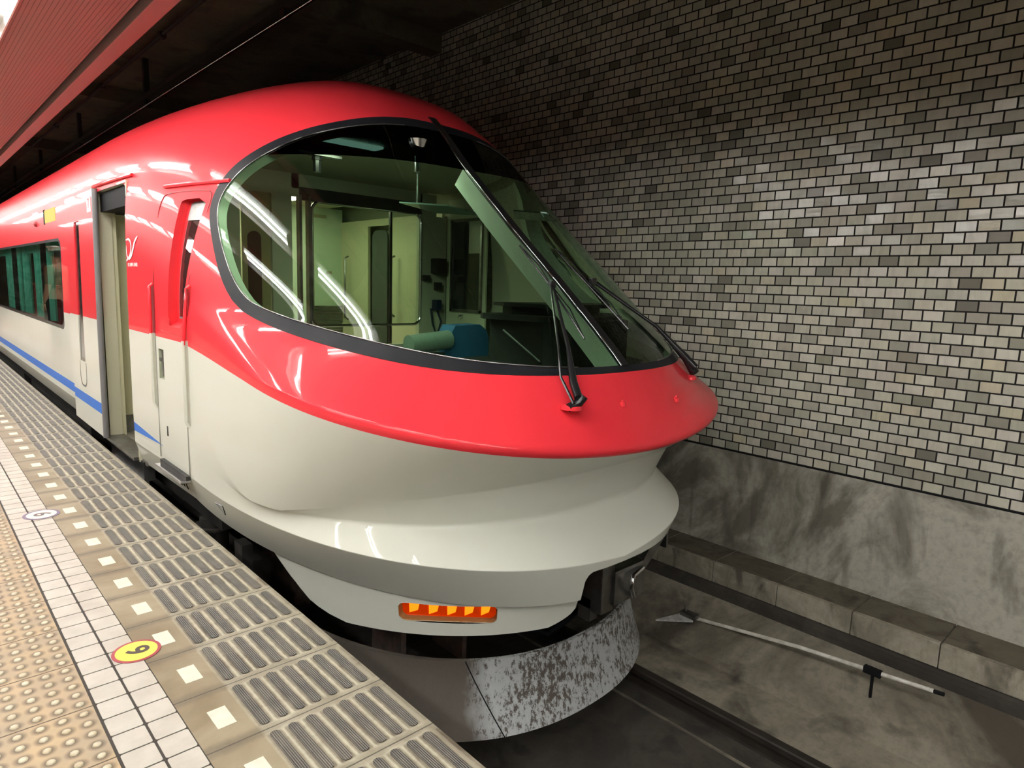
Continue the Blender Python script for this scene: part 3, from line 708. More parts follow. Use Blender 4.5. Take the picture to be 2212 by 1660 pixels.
pb.add([(XS+.001, y, z) for y, z in o1]+[(XS+.05, y, z) for y, z in o1], [(0, 1, 5, 4), (1, 2, 6, 5), (2, 3, 7, 6), (3, 0, 4, 7), (4, 5, 6, 7)]); pb.cur = 0; pb.build('handle_pocket', M['cream'], cd_)
MB().box(XS+.003, XS+.012, 4.30, 4.41, .822, .838).box(XS+.004, XS+.04, 4.325, 4.352, .73, .88).build('door_handle', M['gloss_black'], cd_)
for yr in (4.485, 3.865):
    gr = MB(); z0 = .52 if yr > 4 else .50
    gr.tube([(sx(yr, 1.28)+.0, yr, 1.285), (sx(yr, 1.27)-.018, yr, 1.27), (XS-.018, yr, .95), (XS-.018, yr, z0+.03), (XS, yr, z0)], .0095, 8)
    gr.cur = 1; gr.tube([(XS-.018, yr, .984), (XS-.018, yr, z0+.03), (XS, yr, z0)], .0099, 8)
    gr.build('grab_rail', [M['red'], M['cream']], cd_, smooth=60)
    ch = MB(); ch.cur = 0; ch.box(sx(yr, 1.15)-.003, sx(yr, 1.15)+.004, yr-.021, yr+.021, .985, 1.27); ch.cur = 1; ch.box(XS-.003, XS+.004, yr-.021, yr+.021, z0+.01, .984)
    ch.build('rail_backing', [MDR, plain('backing_grey_cream', (.50, .49, .41), .5)], cd_)
sp_ = MB(); sp_.box(XS-.05, XS+.01, 3.90, 4.40, .165, .18, bev=.003); sp_.build('crew_step', M['chrome'], train)
boxo('step_plate', M['under'], train, XS-.02, XS+.01, 3.90, 4.40, .18, .205)
lk = MB().box(XS-.003, XS+.003, 4.275, 4.293, .37, .43); lk.build('door_lock', M['gloss_black'], cd_)
# lift marks on the lower band
lm = MB(); 
def bandx(y, z):
    xa, za = np.interp(y, BAND[:, 1], BAND[:, 0]), np.interp(y, BAND[:, 1], BAND[:, 2]); xb, zb = np.interp(y, LIP[:, 1], LIP[:, 0]), np.interp(y, LIP[:, 1], LIP[:, 2])
    t = min(1, max(0, (z-za)/(zb-za))); return XC-float(xa+(xb-xa)*t)-.003
tri = [(3.56, .135), (3.465, .140), (3.48, .085)]
for a, b in zip(tri, tri[1:]+tri[:1]): lm.tube([(bandx(*a), a[0], a[1]), (bandx(*b), b[0], b[1])], .0028, 4)
lm.build('lifting_mark', M['gloss_black'], train)
lm = MB(); 
for a, b in (((4.16, .13), (4.05, .14)), ((4.05, .14), (4.05, .085)), ((4.16, .13), (4.16, .085)), ((4.105, .135), (4.105, .09))): lm.tube([(bandx(*a), a[0], a[1]), (bandx(*b), b[0], b[1])], .0025, 4)
lm.build('jacking_mark', M['gloss_black'], train)
# ----- side marker lamps, destination sign
ml = MB(); ml.lathe([(.028, 0), (.024, -.012), (.001, -.017)], (sx(8.86, 1.93), 8.86, 1.93), 'x', 12).lathe([(.028, 0), (.024, -.012), (.001, -.017)], (sx(8.72, 1.93), 8.68, 1.93), 'x', 12)
ml.build('marker_lamp', emis('marker_lamp_glow', (1, .55, .6), 3.0), train, smooth=40)
ml = MB().lathe([(.03, 0), (.022, -.02), (.001, -.03)], (sx(8.8, 1.83), 8.74, 1.835), 'x', 10); ml.build('door_buzzer', MDR, train)
boxo('destination_sign', NT('destination_sign_glow').set(col=(.05, .04, .01), rough=.7, spec=.1, em=(1, .78, .18), ems=.42).m, train, sx(7.9, 1.9)-.003, sx(7.9, 1.9)+.01, 7.62, 8.2, 1.82, 1.945)
boxo('sign_frame', M['black'], train, sx(7.9, 1.9)-.0045, sx(7.9, 1.9)+.012, 8.2, 8.27, 1.81, 1.955)
# ----- saloon window band, curtains, seats behind
sw = sp.take('saloon_window', {'window': 0}, [M['winglass']], train); sp.take('window_rim', {'winrim': 0}, [M['gloss_black']], train)
sp.take('far_side_window', {'farwin': 0}, [M['winglass']], train)
for y in (8.62, 10.9, 13.2): boxo('window_mullion', M['black'], train, XS+.012, XS+.06, y, y+.05, .80, 1.66)
MC = NT('teal_curtain_cloth'); xx, yy_, zz_ = MC.sep(); MC.set(col=MC.mix(MC.math('PINGPONG', MC.math('MULTIPLY', yy_, 9.0), 1.0), (.06, .30, .25), (.10, .44, .37)), rough=.8)
def curtain(y0, y1, z0, z1):
    mb = MB(); n = int((y1-y0)/.02); vs = []
    for k in range(n+1):
        y = y0+(y1-y0)*k/n; x = XS+.13+.025*math.sin(k*.9)
        vs += [(x, y, z0), (x, y, z1)]
    mb.add(vs, [(2*k, 2*k+2, 2*k+3, 2*k+1) for k in range(n)]); return mb.build('window_curtain', MC.m, train, smooth=80)
curtain(8.75, 9.9, .8, 1.62); curtain(10.4, 12.6, .8, 1.62); curtain(7.3, 15.4, 1.56, 1.68)
MS = plain('seat_red_cloth', (.48, .03, .03), .8)
def train_seat(y):
    e = empty('passenger_seat', (0, 0, 0), train)
    MB().box(1.32, 1.78, y, y+.14, .42, 1.16, bev=.04).build('seat_back', MS, e, smooth=40); MB().box(1.32, 1.78, y-.45, y+.02, .36, .5, bev=.04).build('seat_cushion', MS, e, smooth=40); return e
for y in (8.35, 9.4, 10.45, 11.5, 12.55): train_seat(y)
# ----- interior: saloon, vestibule, cab
MV = plain('vestibule_cream', (.52, .50, .34), .45); MVd = plain('vestibule_olive_trim', (.30, .29, .17), .5); MFl = plain('vestibule_floor', (.13, .12, .10), .6)
sa = MB().box(1.28, 3.84, 7.1, 27, .03, .06).box(1.62, 3.5, 7.1, 27, 2.12, 2.16).box(3.80, 3.84, 7.1, 27, .06, .82).box(3.72, 3.78, 7.1, 27, 1.65, 2.05).box(1.2, 3.84, 26.9, 27, .06, 2.2)
sa.build('saloon_lining', MV, train)
boxo('saloon_partition', MVd, train, 1.24, 3.84, 7.10, 7.16, .06, 2.0)
boxo('saloon_lamp', emis('saloon_lamp_glow', (1, .93, .75), 3.0), train, 2.2, 2.32, 7.6, 20, 2.09, 2.11)
ve = MB().box(1.2, 3.84, 4.95, 7.1, .02, .05); ve.build('vestibule_floor', MFl, train)
ve = MB().box(1.50, 3.62, 5.06, 7.05, 2.14, 2.17).box(1.25, 2.9, 7.0, 7.05, .05, 2.14).box(3.79, 3.82, 5.06, 5.90, .05, 2.0).box(3.79, 3.82, 6.38, 7.05, .05, 2.0).box(3.78, 3.80, 5.90, 6.38, 1.93, 2.0).box(3.80, 3.84, 5.90, 6.38, .05, .5)
ve.build('vestibule_lining', MV, train)
# pocket wall just inside the doorway on the platform side
pk = MB().box(1.27, 1.30, 5.93, 7.05, .05, 2.14); pk.build('door_pocket_wall', MV, train)
vp = MB(); vp.box(1.30, 1.86, 6.05, 6.10, .19, 1.86); vp.build('vestibule_panel', MV, train)
boxo('panel_kick_plate', M['steel'], train, 1.30, 1.87, 6.045, 6.10, .05, .19)
MB().tube([(1.60, 6.04, 1.42), (1.60, 6.0, 1.40), (1.60, 6.0, .82), (1.60, 6.04, .80)], .014, 8).build('vestibule_grab_rail', MV, train, smooth=60)
hp = MB(); hp.prism(rrect(1.42, 1.455, .56, .66, .015), 'y', 6.04, 6.052); hp.box(1.44, 1.47, .28+.08, .42, 6.04, 6.05) if False else None
hp.build('panel_handle', M['steel'], train)
boxo('door_header_dark', M['black'], train, 1.2, 1.9, 5.12, 6.03, 1.80, 1.93)
# far part of the vestibule seen from the cab window: pale locker wall, grille, grab rails
MP = plain('locker_pale_green', (.50, .60, .46), .45)
lk = MB().box(3.15, 3.80, 6.96, 6.99, .05, 2.14); lk.build('locker_panel', MP, train)
boxo('locker_sign', MVd, train, 3.44, 3.60, 6.945, 6.96, 2.03, 2.065)
boxo('locker_label', MVd, train, 3.60, 3.66, 6.945, 6.96, 1.42, 1.45)
gg = MB()
for k in range(9): gg.box(3.42, 3.80, 6.94, 6.955, .76+.035*k, .78+.035*k)
gg.build('locker_grille', M['steel'], train)
MB().tube([(3.74, 6.72, 1.62), (3.70, 6.72, 1.60), (3.70, 6.72, .94), (3.74, 6.72, .92)], .012, 6).tube([(3.74, 5.78, 1.61), (3.70, 5.78, 1.59), (3.70, 5.78, 1.03), (3.74, 5.78, 1.0)], .012, 6).build('far_grab_rail', M['steel'], train, smooth=60)
sw_ = MB(); sw_.prism(rrect(5.985, 6.285, .55, 1.885, .08, 5), 'x', 3.785, 3.799); sw_.build('far_door_window', plain('far_window_dark', (.05, .055, .05), .15), train)
boxo('vestibule_lamp', emis('vestibule_lamp_glow', (1, .95, .68), 9.0), train, 2.5, 3.0, 5.6, 6.5, 2.125, 2.138)
# bulkhead between cab and vestibule
YB = 5.0; bk = MB()
bk.box(1.28, 2.30, YB, YB+.05, .05, .55).box(1.30, 1.90, YB, YB+.05, .55, 1.95).box(1.42, 1.90, YB, YB+.05, 1.95, 2.14).box(1.90, 2.36, YB, YB+.05, 1.98, 2.2).box(2.14, 2.30, YB, YB+.05, .55, 1.98)
bk.box(2.30, 3.52, YB, YB+.05, 2.04, 2.20).box(3.50, 3.80, YB, YB+.05, .05, 1.95).box(3.50, 3.68, YB, YB+.05, 1.95, 2.14).box(2.44, 3.50, YB, YB+.05, .05, .80)
bk.build('cab_bulkhead', ML, train)
boxo('bulkhead_lintel', M['under'], train, 2.36, 3.50, YB-.03, YB+.02, 1.955, 2.05)
for x in (2.345, 2.42): boxo('bulkhead_post', M['steel'], train, x, x+.022, YB-.035, YB+.02, .1, 1.99)
boxo('bulkhead_door', plain('olive_brown_door', (.30, .26, .12), .5), train, 1.92, 2.13, YB+.01, YB+.03, .55, 1.98)
dw = MB(); dw.prism(rrect(1.955, 2.055, .9, 1.69, .048, 6), 'y', YB, YB+.012); dw.build('bulkhead_door_window', plain('brown_dark_glass', (.06, .035, .02), .15), train)
op = rrect(2.46, 3.50, .975, 1.955, .07, 5)
MB().tube([(u, YB-.01, v) for u, v in op+[op[0]]], .013, 6, cap=False).build('partition_window_frame', M['chrome'], train, smooth=60)
boxo('partition_window_edge', M['gloss_black'], train, 3.18, 3.198, YB-.015, YB+.01, .82, 1.95)
pg = MB(); pg.prism(op, 'y', YB+.01, YB+.014); pg.build('partition_window', M['clear'], train)
# cab ceiling, floor, far side door and fittings
MB().prism([(1.30, YB), (1.30, 3.4), (1.45, 2.9), (1.8, 2.6), (3.3, 2.6), (3.67, 2.9), (3.8, 3.4), (3.8, YB)], 'z', .03, .06).build('cab_floor', MFl, train)
cc = MB(); hl = [(max(.0, skin_x(y, 2.19)-.07), y) for y in (3.42, 3.45, 3.5, 3.6, 3.75, 3.95, 4.2, 4.5, 4.8, 5.0)]
cc.prism([(XC-a, b) for a, b in hl]+[(XC+a, b) for a, b in hl[::-1]], 'z', 2.15, 2.18); cc.build('cab_ceiling', ML, train)
ce = MB(); ce.prism([(4.0, 2.17), (YB, 2.17), (YB, 2.02), (4.2, 2.10)], 'x', 1.4, 3.75); 
fd = MB(); FX = 3.775
fd.box(FX, FX+.02, 4.40, 4.96, .06, 2.0, bev=.005); fdo = fd.build('cab_side_door', plain('side_door_cream', (.55, .58, .42), .45), train)
MB().box(FX-.02, FX, 4.44, 4.88, 1.10, 1.125).box(FX-.02, FX, 4.44, 4.88, 1.90, 1.925).box(FX-.02, FX, 4.44, 4.465, 1.1, 1.92).box(FX-.02, FX, 4.855, 4.88, 1.1, 1.92).build('side_window_frame', M['steel'], fdo)
boxo('side_window', plain('side_window_dark', (.015, .02, .018), .08), fdo, FX-.006, FX, 4.465, 4.855, 1.125, 1.90)
boxo('window_blind', ML, fdo, FX-.016, FX-.007, 4.465, 4.62, 1.62, 1.90)
MB().lathe([(.022, 0), (.02, -.03), (.006, -.035)], (FX-.0, 4.72, 1.055), 'x', 10).build('door_knob', M['chrome'], fdo, smooth=60)
eq = MB(); eq.box(3.70, 3.775, 4.97, 5.0, .8, 2.0); 
for (y, z, sy, sz, d) in ((4.95+.10, 1.51, .20, .13, .10),): pass
bx = MB(); bx.box(3.62, 3.72, YB-.12, YB-.002, 1.44, 1.575, bev=.012).box(3.53, 3.59, YB-.05, YB-.002, 1.37, 1.42, bev=.005).box(3.66, 3.72, YB-.05, YB-.002, 1.29, 1.36, bev=.005); bx.build('wall_telephone', M['under'], train)
hs = MB(); hs.box(3.64, 3.70, YB-.08, YB-.002, 1.10, 1.20, bev=.012).tube([(3.66, YB-.05, 1.12), (3.70, YB-.07, 1.0), (3.66, YB-.06, .86), (3.62, YB-.05, .98), (3.61, YB-.03, 1.12)], .010, 6); hs.build('cab_handset', plain('navy_handset', (.01, .02, .05), .4), train, smooth=50)
# mirror plates under the cab ceiling
def plate(pts, th=.008):
    mb = MB(); mb.prism([(a, b) for a, b in pts], 'z', 1.795, 1.795+th); return mb
MM = NT('pale_green_sun_visor').set(col=(.34, .52, .44), rough=.25).m
v1 = plate([(2.17, 3.31), (2.42, 3.18), (2.88, 3.39), (2.62, 3.56)]).build('sun_visor', MM, train)
MB().tube([(2.307, 3.33, 1.80), (2.307, 3.33, 2.02)], .0065, 8).tube([(2.307, 3.33, 1.99), (2.307, 3.33, 2.09)], .018, 8).tube([(2.307, 3.33, 2.08), (2.307, 3.33, 2.17)], [.03, .06], 10).build('visor_rod', M['chrome'], v1, smooth=50)
v2 = plate([(2.80, 3.02), (3.0, 2.93), (3.40, 3.22), (3.12, 3.35)]).build('sun_visor', MM, train)
MB().tube([(1.97, 3.92, 2.07), (1.97, 3.92, 2.17)], [.035, .02], 8).tube([(1.97, 3.92, 2.0), (1.97, 3.92, 2.08)], .026, 8).box(1.83, 2.12, 3.88, 3.94, 2.095, 2.11).build('ceiling_speaker', M['gloss_black'], train, smooth=40)
boxo('cab_fill_lamp', emis('cab_fill_glow', (.95, 1, .8), 30.0), train, 1.86, 2.22, 3.56, 3.66, 2.132, 2.145)  # lamp added to brighten the cab and mullion, kept behind the sun band
# driver's seat with armrest console
ds = empty('driver_seat', (0, 0, 0), train); MBl = plain('blue_seat_cloth', (.012, .09, .20), .75)
b_ = MB(); b_.prism([(2.64, .35), (2.64, 1.03), (2.67, 1.075), (2.88, 1.08), (2.94, 1.04), (2.96, .98), (2.96, .35)], 'y', 3.40, 3.54); b_.build('seat_back', MBl, ds)
boxo('seat_cushion', MBl, ds, 2.64, 2.96, 3.0, 3.42, .45, .58, bev=.04); MB().tube([(2.80, 3.25, .06), (2.80, 3.25, .5)], .05, 10).build('seat_post', M['steel'], ds)
cs = MB(); cs.tube([(2.32, 3.42, .96), (2.63, 3.42, .985)], .062, 14); cs.build('console_roll', plain('grey_console', (.16, .22, .18), .3), train, smooth=60)
boxo('console_box', plain('dark_console', (.05, .07, .06), .5), train, 1.5, 2.64, 3.46, 3.9, .06, .90, bev=.02)
# desk: black hooded instrument desk in stepped layers
dk = MB()
dk.prism([(2.12, 2.60), (2.16, 2.18), (2.56, 2.02), (3.0, 2.16), (3.5, 2.5), (3.74, 3.0), (3.74, 3.15), (2.2, 3.15)], 'z', .70, .90)
dk.prism([(2.62, 2.55), (2.75, 2.36), (3.25, 2.45), (3.62, 2.85), (3.62, 3.0), (2.62, 3.0)], 'z', .90, 1.16)
dk.prism([(2.50, 2.93), (2.58, 2.55), (2.78, 2.40), (3.25, 2.50), (3.62, 2.85), (3.62, 3.02), (2.56, 3.02)], 'z', 1.15, 1.18)
dk.prism([(2.60, 2.86), (2.72, 2.55), (3.25, 2.60), (3.60, 2.88), (3.60, 3.02), (2.66, 3.02)], 'z', 1.225, 1.245)
dk.prism([(2.66, 2.86), (2.76, 2.60), (3.2, 2.64), (3.5, 2.88), (3.5, 2.98), (2.7, 2.98)], 'z', 1.17, 1.23)
dko = dk.build('driver_desk', plain('desk_black', (.006, .007, .006), .6), train)
MB().tube([(2.47, 2.72, 1.10), (2.60, 2.55, .93)], .007, 6).build('desk_lever', M['steel'], dko)
# ----- skirt under the bumper with fog lamps
def skirt_col(y): return 0
def fore(a, yt, b, n, t):
    s, c = math.sin(t), math.cos(t); return a*s**(2/n), yt+b*(1-max(c, 0)**(2/n))
def skirt_pt(t, z, off=0.0):
    k = min(1, max(0, (-.02-z)/.25)); a = 1.335-.079*k**1.2; yt = 1.908+.042*k; dx, y = fore(a-off, yt+off, 2.05-.58*k, 2.13-.03*k, t); return Vector((XC-dx, y, z))
def skirt_y_limits(z): # raked rear end, rounded toward the coupler side
    k = (-.03-z)/.245
    return k
sk = MB(); NZ, NT_ = 14, 90; grid = []
for i in range(NZ+1):
    z = -.03-.245*i/NZ; k = i/NZ
    yrear = 3.14-.36*k**1.1 - (.12*max(0, (k-.75)/.25)**2)
    xin = 2.325-.015*k-.13*max(0, (k-.5)/.5)**2.2
    # find parameter range
    ts = [j*PI/2/600 for j in range(601)]; pts = [skirt_pt(t, z) for t in ts]
    ta = next(t for t, p in zip(ts, pts) if p.x < xin); tb_ = next((t for t, p in zip(ts, pts) if p.y > yrear), ts[-1])
    grid.append((z, ta, tb_))
FX0, FX1, FZ0, FZ1 = 1.610, 1.940, -.214, -.130
vs = []
for z, ta, tb_ in grid:
    for j in range(NT_+1):
        k = (z+.03)/-.245; p = skirt_pt(ta+(tb_-ta)*j/NT_, z); zt_ = -.105+.135*min(1, max(0, (p.y-2.05)/1.0)); z2 = zt_+(-.275-zt_)*k
        vs.append(skirt_pt(ta+(tb_-ta)*j/NT_, z2))
sks = Soup([tuple(v) for v in vs], [(0, 0, 0)]*len(vs))
sks.F = [[i*(NT_+1)+j, i*(NT_+1)+j+1, (i+1)*(NT_+1)+j+1, (i+1)*(NT_+1)+j] for i in range(NZ) for j in range(NT_)]; sks.T = ['s']*len(sks.F)
fogf = lambda x, y, z: sd_rr(x, z, FX0, FX1, FZ0, FZ1, .022)
sks.cut(fogf, {'s'}, 'fog')
nn = []
for p in sks.P:
    nn.append(tuple(Vector((-(XC-p[0])/1.3**2, -(3.6-p[1])/1.7**2, -.10)).normalized()))
sks.N = nn
sko = sks.take('front_skirt', {'s': 0}, [M['cream']], train)
fb = MB(); L = []; 
rr = rrect(FX0, FX1, FZ0, FZ1, .022, 5)
def on_skirt(x, z, off=0.0):
    lo, hi = 0.0, PI/2
    for _ in range(40):
        m_ = (lo+hi)/2
        if skirt_pt(m_, z).x > x: lo = m_
        else: hi = m_
    p = skirt_pt(lo, z); n_ = Vector((-(XC-p.x)/1.3**2, -(3.6-p.y)/1.7**2, 0)).normalized(); return p+n_*off
A_ = [on_skirt(x, z, .002) for x, z in rr]; B_ = [on_skirt(x, z, -.05) for x, z in rr]; n = len(rr)
fb.add(A_+B_, [(i, (i+1) % n, n+(i+1) % n, n+i) for i in range(n)]); fb.build('fog_lamp_rim', M['cream'], train)
MFog = NT('orange_lamp_lens'); xx, yy_, zz_ = MFog.sep(); 
MFog.set(col=(.35, .03, .0), em=(1, .07, .0), ems=.16, rough=.2)
MHot = emis('orange_lamp_reflector_lit', (1, .21, .008), 1.25)
fl = MB(); fl.add([on_skirt(x, z, -.05) for x, z in rrect(FX0, FX1, FZ0, FZ1, .022, 5)], [tuple(range(n))])
flo = fl.build('fog_lamp', MFog.m, train)
for k in range(5):
    x0 = FX0+.022+.062*k; mb = MB()
    a, b, c, d = [on_skirt(x, z, o) for x, z, o in ((x0, FZ1-.010, -.045), (x0+.036, FZ1-.010, -.030), (x0+.030, FZ0+.040, -.030), (x0, FZ0+.016, -.045))]
    mb.add([a, b, c, d, on_skirt(x0+.05, FZ1-.01, -.048), on_skirt(x0+.05, FZ0+.02, -.048)], [(0, 1, 2, 3)]); mb.cur = 1; mb.add([b, on_skirt(x0+.055, FZ1-.01, -.048), on_skirt(x0+.055, FZ0+.02, -.048), c], [(0, 1, 2, 3)])
    mb.build('lamp_cell', [MHot, MFog.m], flo)
fg = MB(); fg.add([on_skirt(x, z, -.004) for x, z in rr], [tuple(range(n))]); fg.build('fog_lamp_cover', glass('orange_clear_cover', (1.0, .80, .60), .7), train)
# ----- snow plough, curved plate with flaking grey paint, seam, rear bracing
def plow_mat():
    t = NT('flaked_grey_plough_paint'); x, y, z = t.sep(); n1 = t.noise(42, 10, t.map(scale=(1, 1, .55)), rough=.78); n2 = t.noise(3.2, 4)
    f = t.ramp(t.math('ADD', n1, t.math('MULTIPLY', t.math('SUBTRACT', n2, .5), .35)), (.455, 0.), (.50, 1.))
    reg = t.ramp(t.math('ADD', t.math('SUBTRACT', x, 1.5), t.math('MULTIPLY', n2, .25)), (.52, 0.), (.66, 1.))   # paint chips only on the outer part
    c = t.mix(t.math('MULTIPLY', f, reg), t.mix(n2, (.085, .068, .055), (.12, .105, .09)), t.mix(n1, (.34, .36, .37), (.60, .62, .63)))
    t.set(col=c, rough=.55, metal=.15); t.bump(f, .3, .004); return t.m
pl = MB(); cols = 80; PZ0, PZ1 = -.845, -.49
def plow_pt(t, k, back=0.0): # k 0 bottom .. 1 top
    a = 1.20-.05*k; dx, y = fore(a-back, 2.02+.085*math.sin(k*PI/2)+back, 1.40, 2.25, abs(t)); return Vector((XC-math.copysign(dx, t), y, PZ0+(PZ1-PZ0)*k+.04*(y-2.0)*k))
vs = []; R_ = 9
for s_ in (0.0, .02):
    for i in range(R_):
        for j in range(cols+1):
            t = PI/2*.93*(1-2*j/cols); vs.append(plow_pt(t, i/(R_-1), s_))
W1 = cols+1; fs = []
for s_ in (0, 1):
    o = s_*R_*W1
    for i in range(R_-1):
        for j in range(cols): fs.append((o+i*W1+j, o+i*W1+j+1, o+(i+1)*W1+j+1, o+(i+1)*W1+j))
o = R_*W1
for j in range(cols): fs.append((j, j+1, o+j+1, o+j)); fs.append(((R_-1)*W1+j, (R_-1)*W1+j+1, o+(R_-1)*W1+j+1, o+(R_-1)*W1+j))
pl.add(vs, fs); plo = pl.build('snow_plough', plow_mat(), train, smooth=50)
def at_x(x, k, off=0.0):
    lo, hi = -PI/2, PI/2
    for _ in range(40):
        m_ = (lo+hi)/2
        if plow_pt(m_, k).x > x: lo = m_
        else: hi = m_
    return plow_pt(lo, k)+Vector((0, -off, 0))
MB().tube([at_x(1.905+.12*(1-k/8), k/8, .002) for k in range(9)], .0035, 4).build('plough_seam', M['black'], plo)
pbk = MB()
for x in (1.75, 2.15, 2.95, 3.3): MB().box(x, x+.03, 2.62, 2.9, -.72, -.25).build('plough_brace', M['rust'], train)
# ----- coupler and brackets in the opening
cp = MB(); cp.box(2.50, 2.60, 1.95, 2.5, -.30, -.03, bev=.01).box(2.58, 2.84, 1.93, 2.10, -.27, -.08, bev=.02).box(2.56, 2.80, 2.1, 2.9, -.24, -.10)
cpo = cp.build('coupler', M['steel'], train)
MB().tube([(2.80, 1.92, -.115), (2.69, 1.90, -.12), (2.665, 1.89, -.175), (2.70, 1.90, -.235), (2.755, 1.915, -.25)], .013, 8).build('coupler_hook', M['chrome'], cpo, smooth=60)
for b in ((2.50, 2.56, 2.02, 2.10, -.36, -.24), (2.40, 2.44, 2.2, 2.6, -.4, -.05), (2.9, 2.95, 2.2, 2.6, -.35, .0)): boxo('coupler_bracket', M['under'], train, *b)
cc_ = MB(); cc_.prism([(2.86, -.17), (2.93, -.175), (3.08, -.05), (3.10, .0), (3.02, .0)], 'y', 1.99, 2.02); cc_.box(3.10, 3.115, 1.98, 2.03, -.10, .02); cc_.build('bumper_bracket', M['steel'], train)
MB().tube([(2.62, 2.1, -.3), (2.5, 2.3, -.55), (2.3, 2.5, -.45)], .018, 6).tube([(2.75, 2.2, -.02), (2.72, 2.15, -.3)], .012, 6).build('air_hose', M['black'], train, smooth=60)
# ----- wipers
def glass_pt(x, z, off=.03):
    """front skin point for a given x and z"""
    c = skin_cut(z); n_ = NTH+1; y = float(np.interp(abs(x-XC), c[:n_, 0], c[:n_, 1])); return Vector((x, y, z))+Vector((-.25 if x < XC else .25, -.72, .62)).normalized()*off
def wiper(pts_arm1, pts_arm2, blade, piv):
    wp = empty('windshield_wiper', (0, 0, 0), train)
    a1 = MB(); a1.tube([piv+Vector((.01, -.02, .02)), glass_pt(*pts_arm1[0], .045), glass_pt(*pts_arm1[1], .04), glass_pt(*pts_arm1[2], .03)], [.020, .020, .010, .008], 8); a1.build('wiper_arm', M['gloss_black'], wp, smooth=50)
    a2 = MB(); a2.tube([piv+Vector((-.02, -.02, .0)), glass_pt(*pts_arm2[0], .035), glass_pt(*pts_arm2[1], .035), glass_pt(*pts_arm2[2], .03)], .0065, 6); a2.build('guide_arm', M['gloss_black'], wp, smooth=50)
    bl = MB(); bl.tube([glass_pt(x, z, .012) for x, z in blade], .005, 6); mid = len(blade)//2
    bl.tube([glass_pt(*blade[0], .013), glass_pt(blade[1][0]+.012, blade[1][1], .03), glass_pt(blade[mid][0], blade[mid][1], .022)], .0032, 5); bl.tube([glass_pt(*blade[-1], .013), glass_pt(blade[-2][0]+.014, blade[-2][1]+.01, .03), glass_pt(blade[mid][0], blade[mid][1], .022)], .0032, 5)
    bl.build('wiper_blade', M['gloss_black'], wp, smooth=50)
    hd = MB(); p = glass_pt(*pts_arm1[2], .028); hd.box(p.x-.022, p.x+.014, p.y-.012, p.y+.012, p.z-.012, p.z+.022, bev=.003); hd.build('blade_bracket', M['gloss_black'], wp)
    return wp
piv = Vector((2.085, 1.835, .857))
wiper([(2.15, .90), (2.24, 1.05), (2.452, 1.335)], [(2.11, .93), (2.19, 1.05), (2.435, 1.335)], [(2.469, 1.55), (2.455, 1.44), (2.45, 1.335), (2.425, 1.21), (2.403, 1.095)], piv)
MB().lathe([(.046, 0), (.044, .014), (.030, .020), (.02, .022)], (piv.x+.0, piv.y+.01, piv.z-.03), 'z', 18).build('wiper_boss', M['red'], train, smooth=50)
MB().tube([piv+Vector((-.03, .0, -.02)), piv+Vector((.02, -.015, .0)), piv+Vector((.035, -.03, .03))], .020, 8).build('wiper_knuckle', M['gloss_black'], train, smooth=50)
piv2 = Vector((3.23, 1.98, .905))
wiper([(3.20, .96), (3.12, 1.12), (2.80, 1.36)], [(3.24, .96), (3.15, 1.12), (2.83, 1.36)], [(2.745, 1.55), (2.742, 1.46), (2.76, 1.36), (2.78, 1.24), (2.80, 1.13)], piv2)
MB().tube([glass_pt(3.255, .875, .03), glass_pt(3.20, .95, .045), glass_pt(3.12, 1.06, .045)], [.028, .024, .012], 8).build('wiper_knuckle', M['gloss_black'], train, smooth=50)
MB().lathe([(.046, 0), (.044, .014), (.030, .020), (.02, .022)], (3.22, 1.99, .86), 'z', 18).build('wiper_boss', M['red'], train, smooth=50)
def bolt(x, z):
    p = glass_pt(x, z, .0); k = (z-.62)/.33; MB().lathe([(.017, -.01), (.015, .008), (.008, .012), (.005, .02)], (p.x, p.y, p.z), 'z', 8).build('hood_bolt', M['red'], train, smooth=30)
bolt(2.42, .82); bolt(2.86, .80)
# ----- running gear glimpsed beside the platform
def wheelset(y):
    mb = MB()
    for x, d in ((1.775, 1), (3.32, -1)): mb.lathe([(.418, 0), (.418, .075*d), (.44, .095*d), (.44, .11*d), (.10, .12*d)], (x, y, -.605), 'x', 28)
    mb.tube([(1.5, y, -.605), (3.6, y, -.605)], .08, 10); return mb.build('wheelset', M['rust'], train, smooth=40)
wheelset(4.3); wheelset(6.4)
bo = MB(); bo.box(1.45, 1.62, 3.9, 6.8, -.58, -.40, bev=.02).box(3.5, 3.67, 3.9, 6.8, -.58, -.40, bev=.02).box(1.5, 3.6, 5.2, 5.5, -.55, -.2); bo.build('bogie_frame', M['under'], train)
sp2 = MB(); sp2.tube([(1.40, 4.25, -.42), (1.40, 4.25, -.18)], .085, 14).tube([(1.40, 4.25, -.25), (1.40, 4.25, -.235)], .13, 14); sp2.build('axle_damper', M['under'], train, smooth=40)
MB().prism([(3.62, -.17), (3.74, -.17), (3.70, -.62), (3.64, -.62)], 'x', 1.34, 1.40).build('life_guard', M['under'], train)
MB().tube([(1.5, 8.2, -.4), (1.5, 9.8, -.4)], .17, 14).build('air_reservoir', M['under'], train, smooth=40)
bx2 = MB().box(1.35, 3.7, 7.6, 11.5, -.75, -.16).box(1.35, 3.7, 12.2, 20, -.8, -.16); bx2.build('equipment_box', M['under'], train)

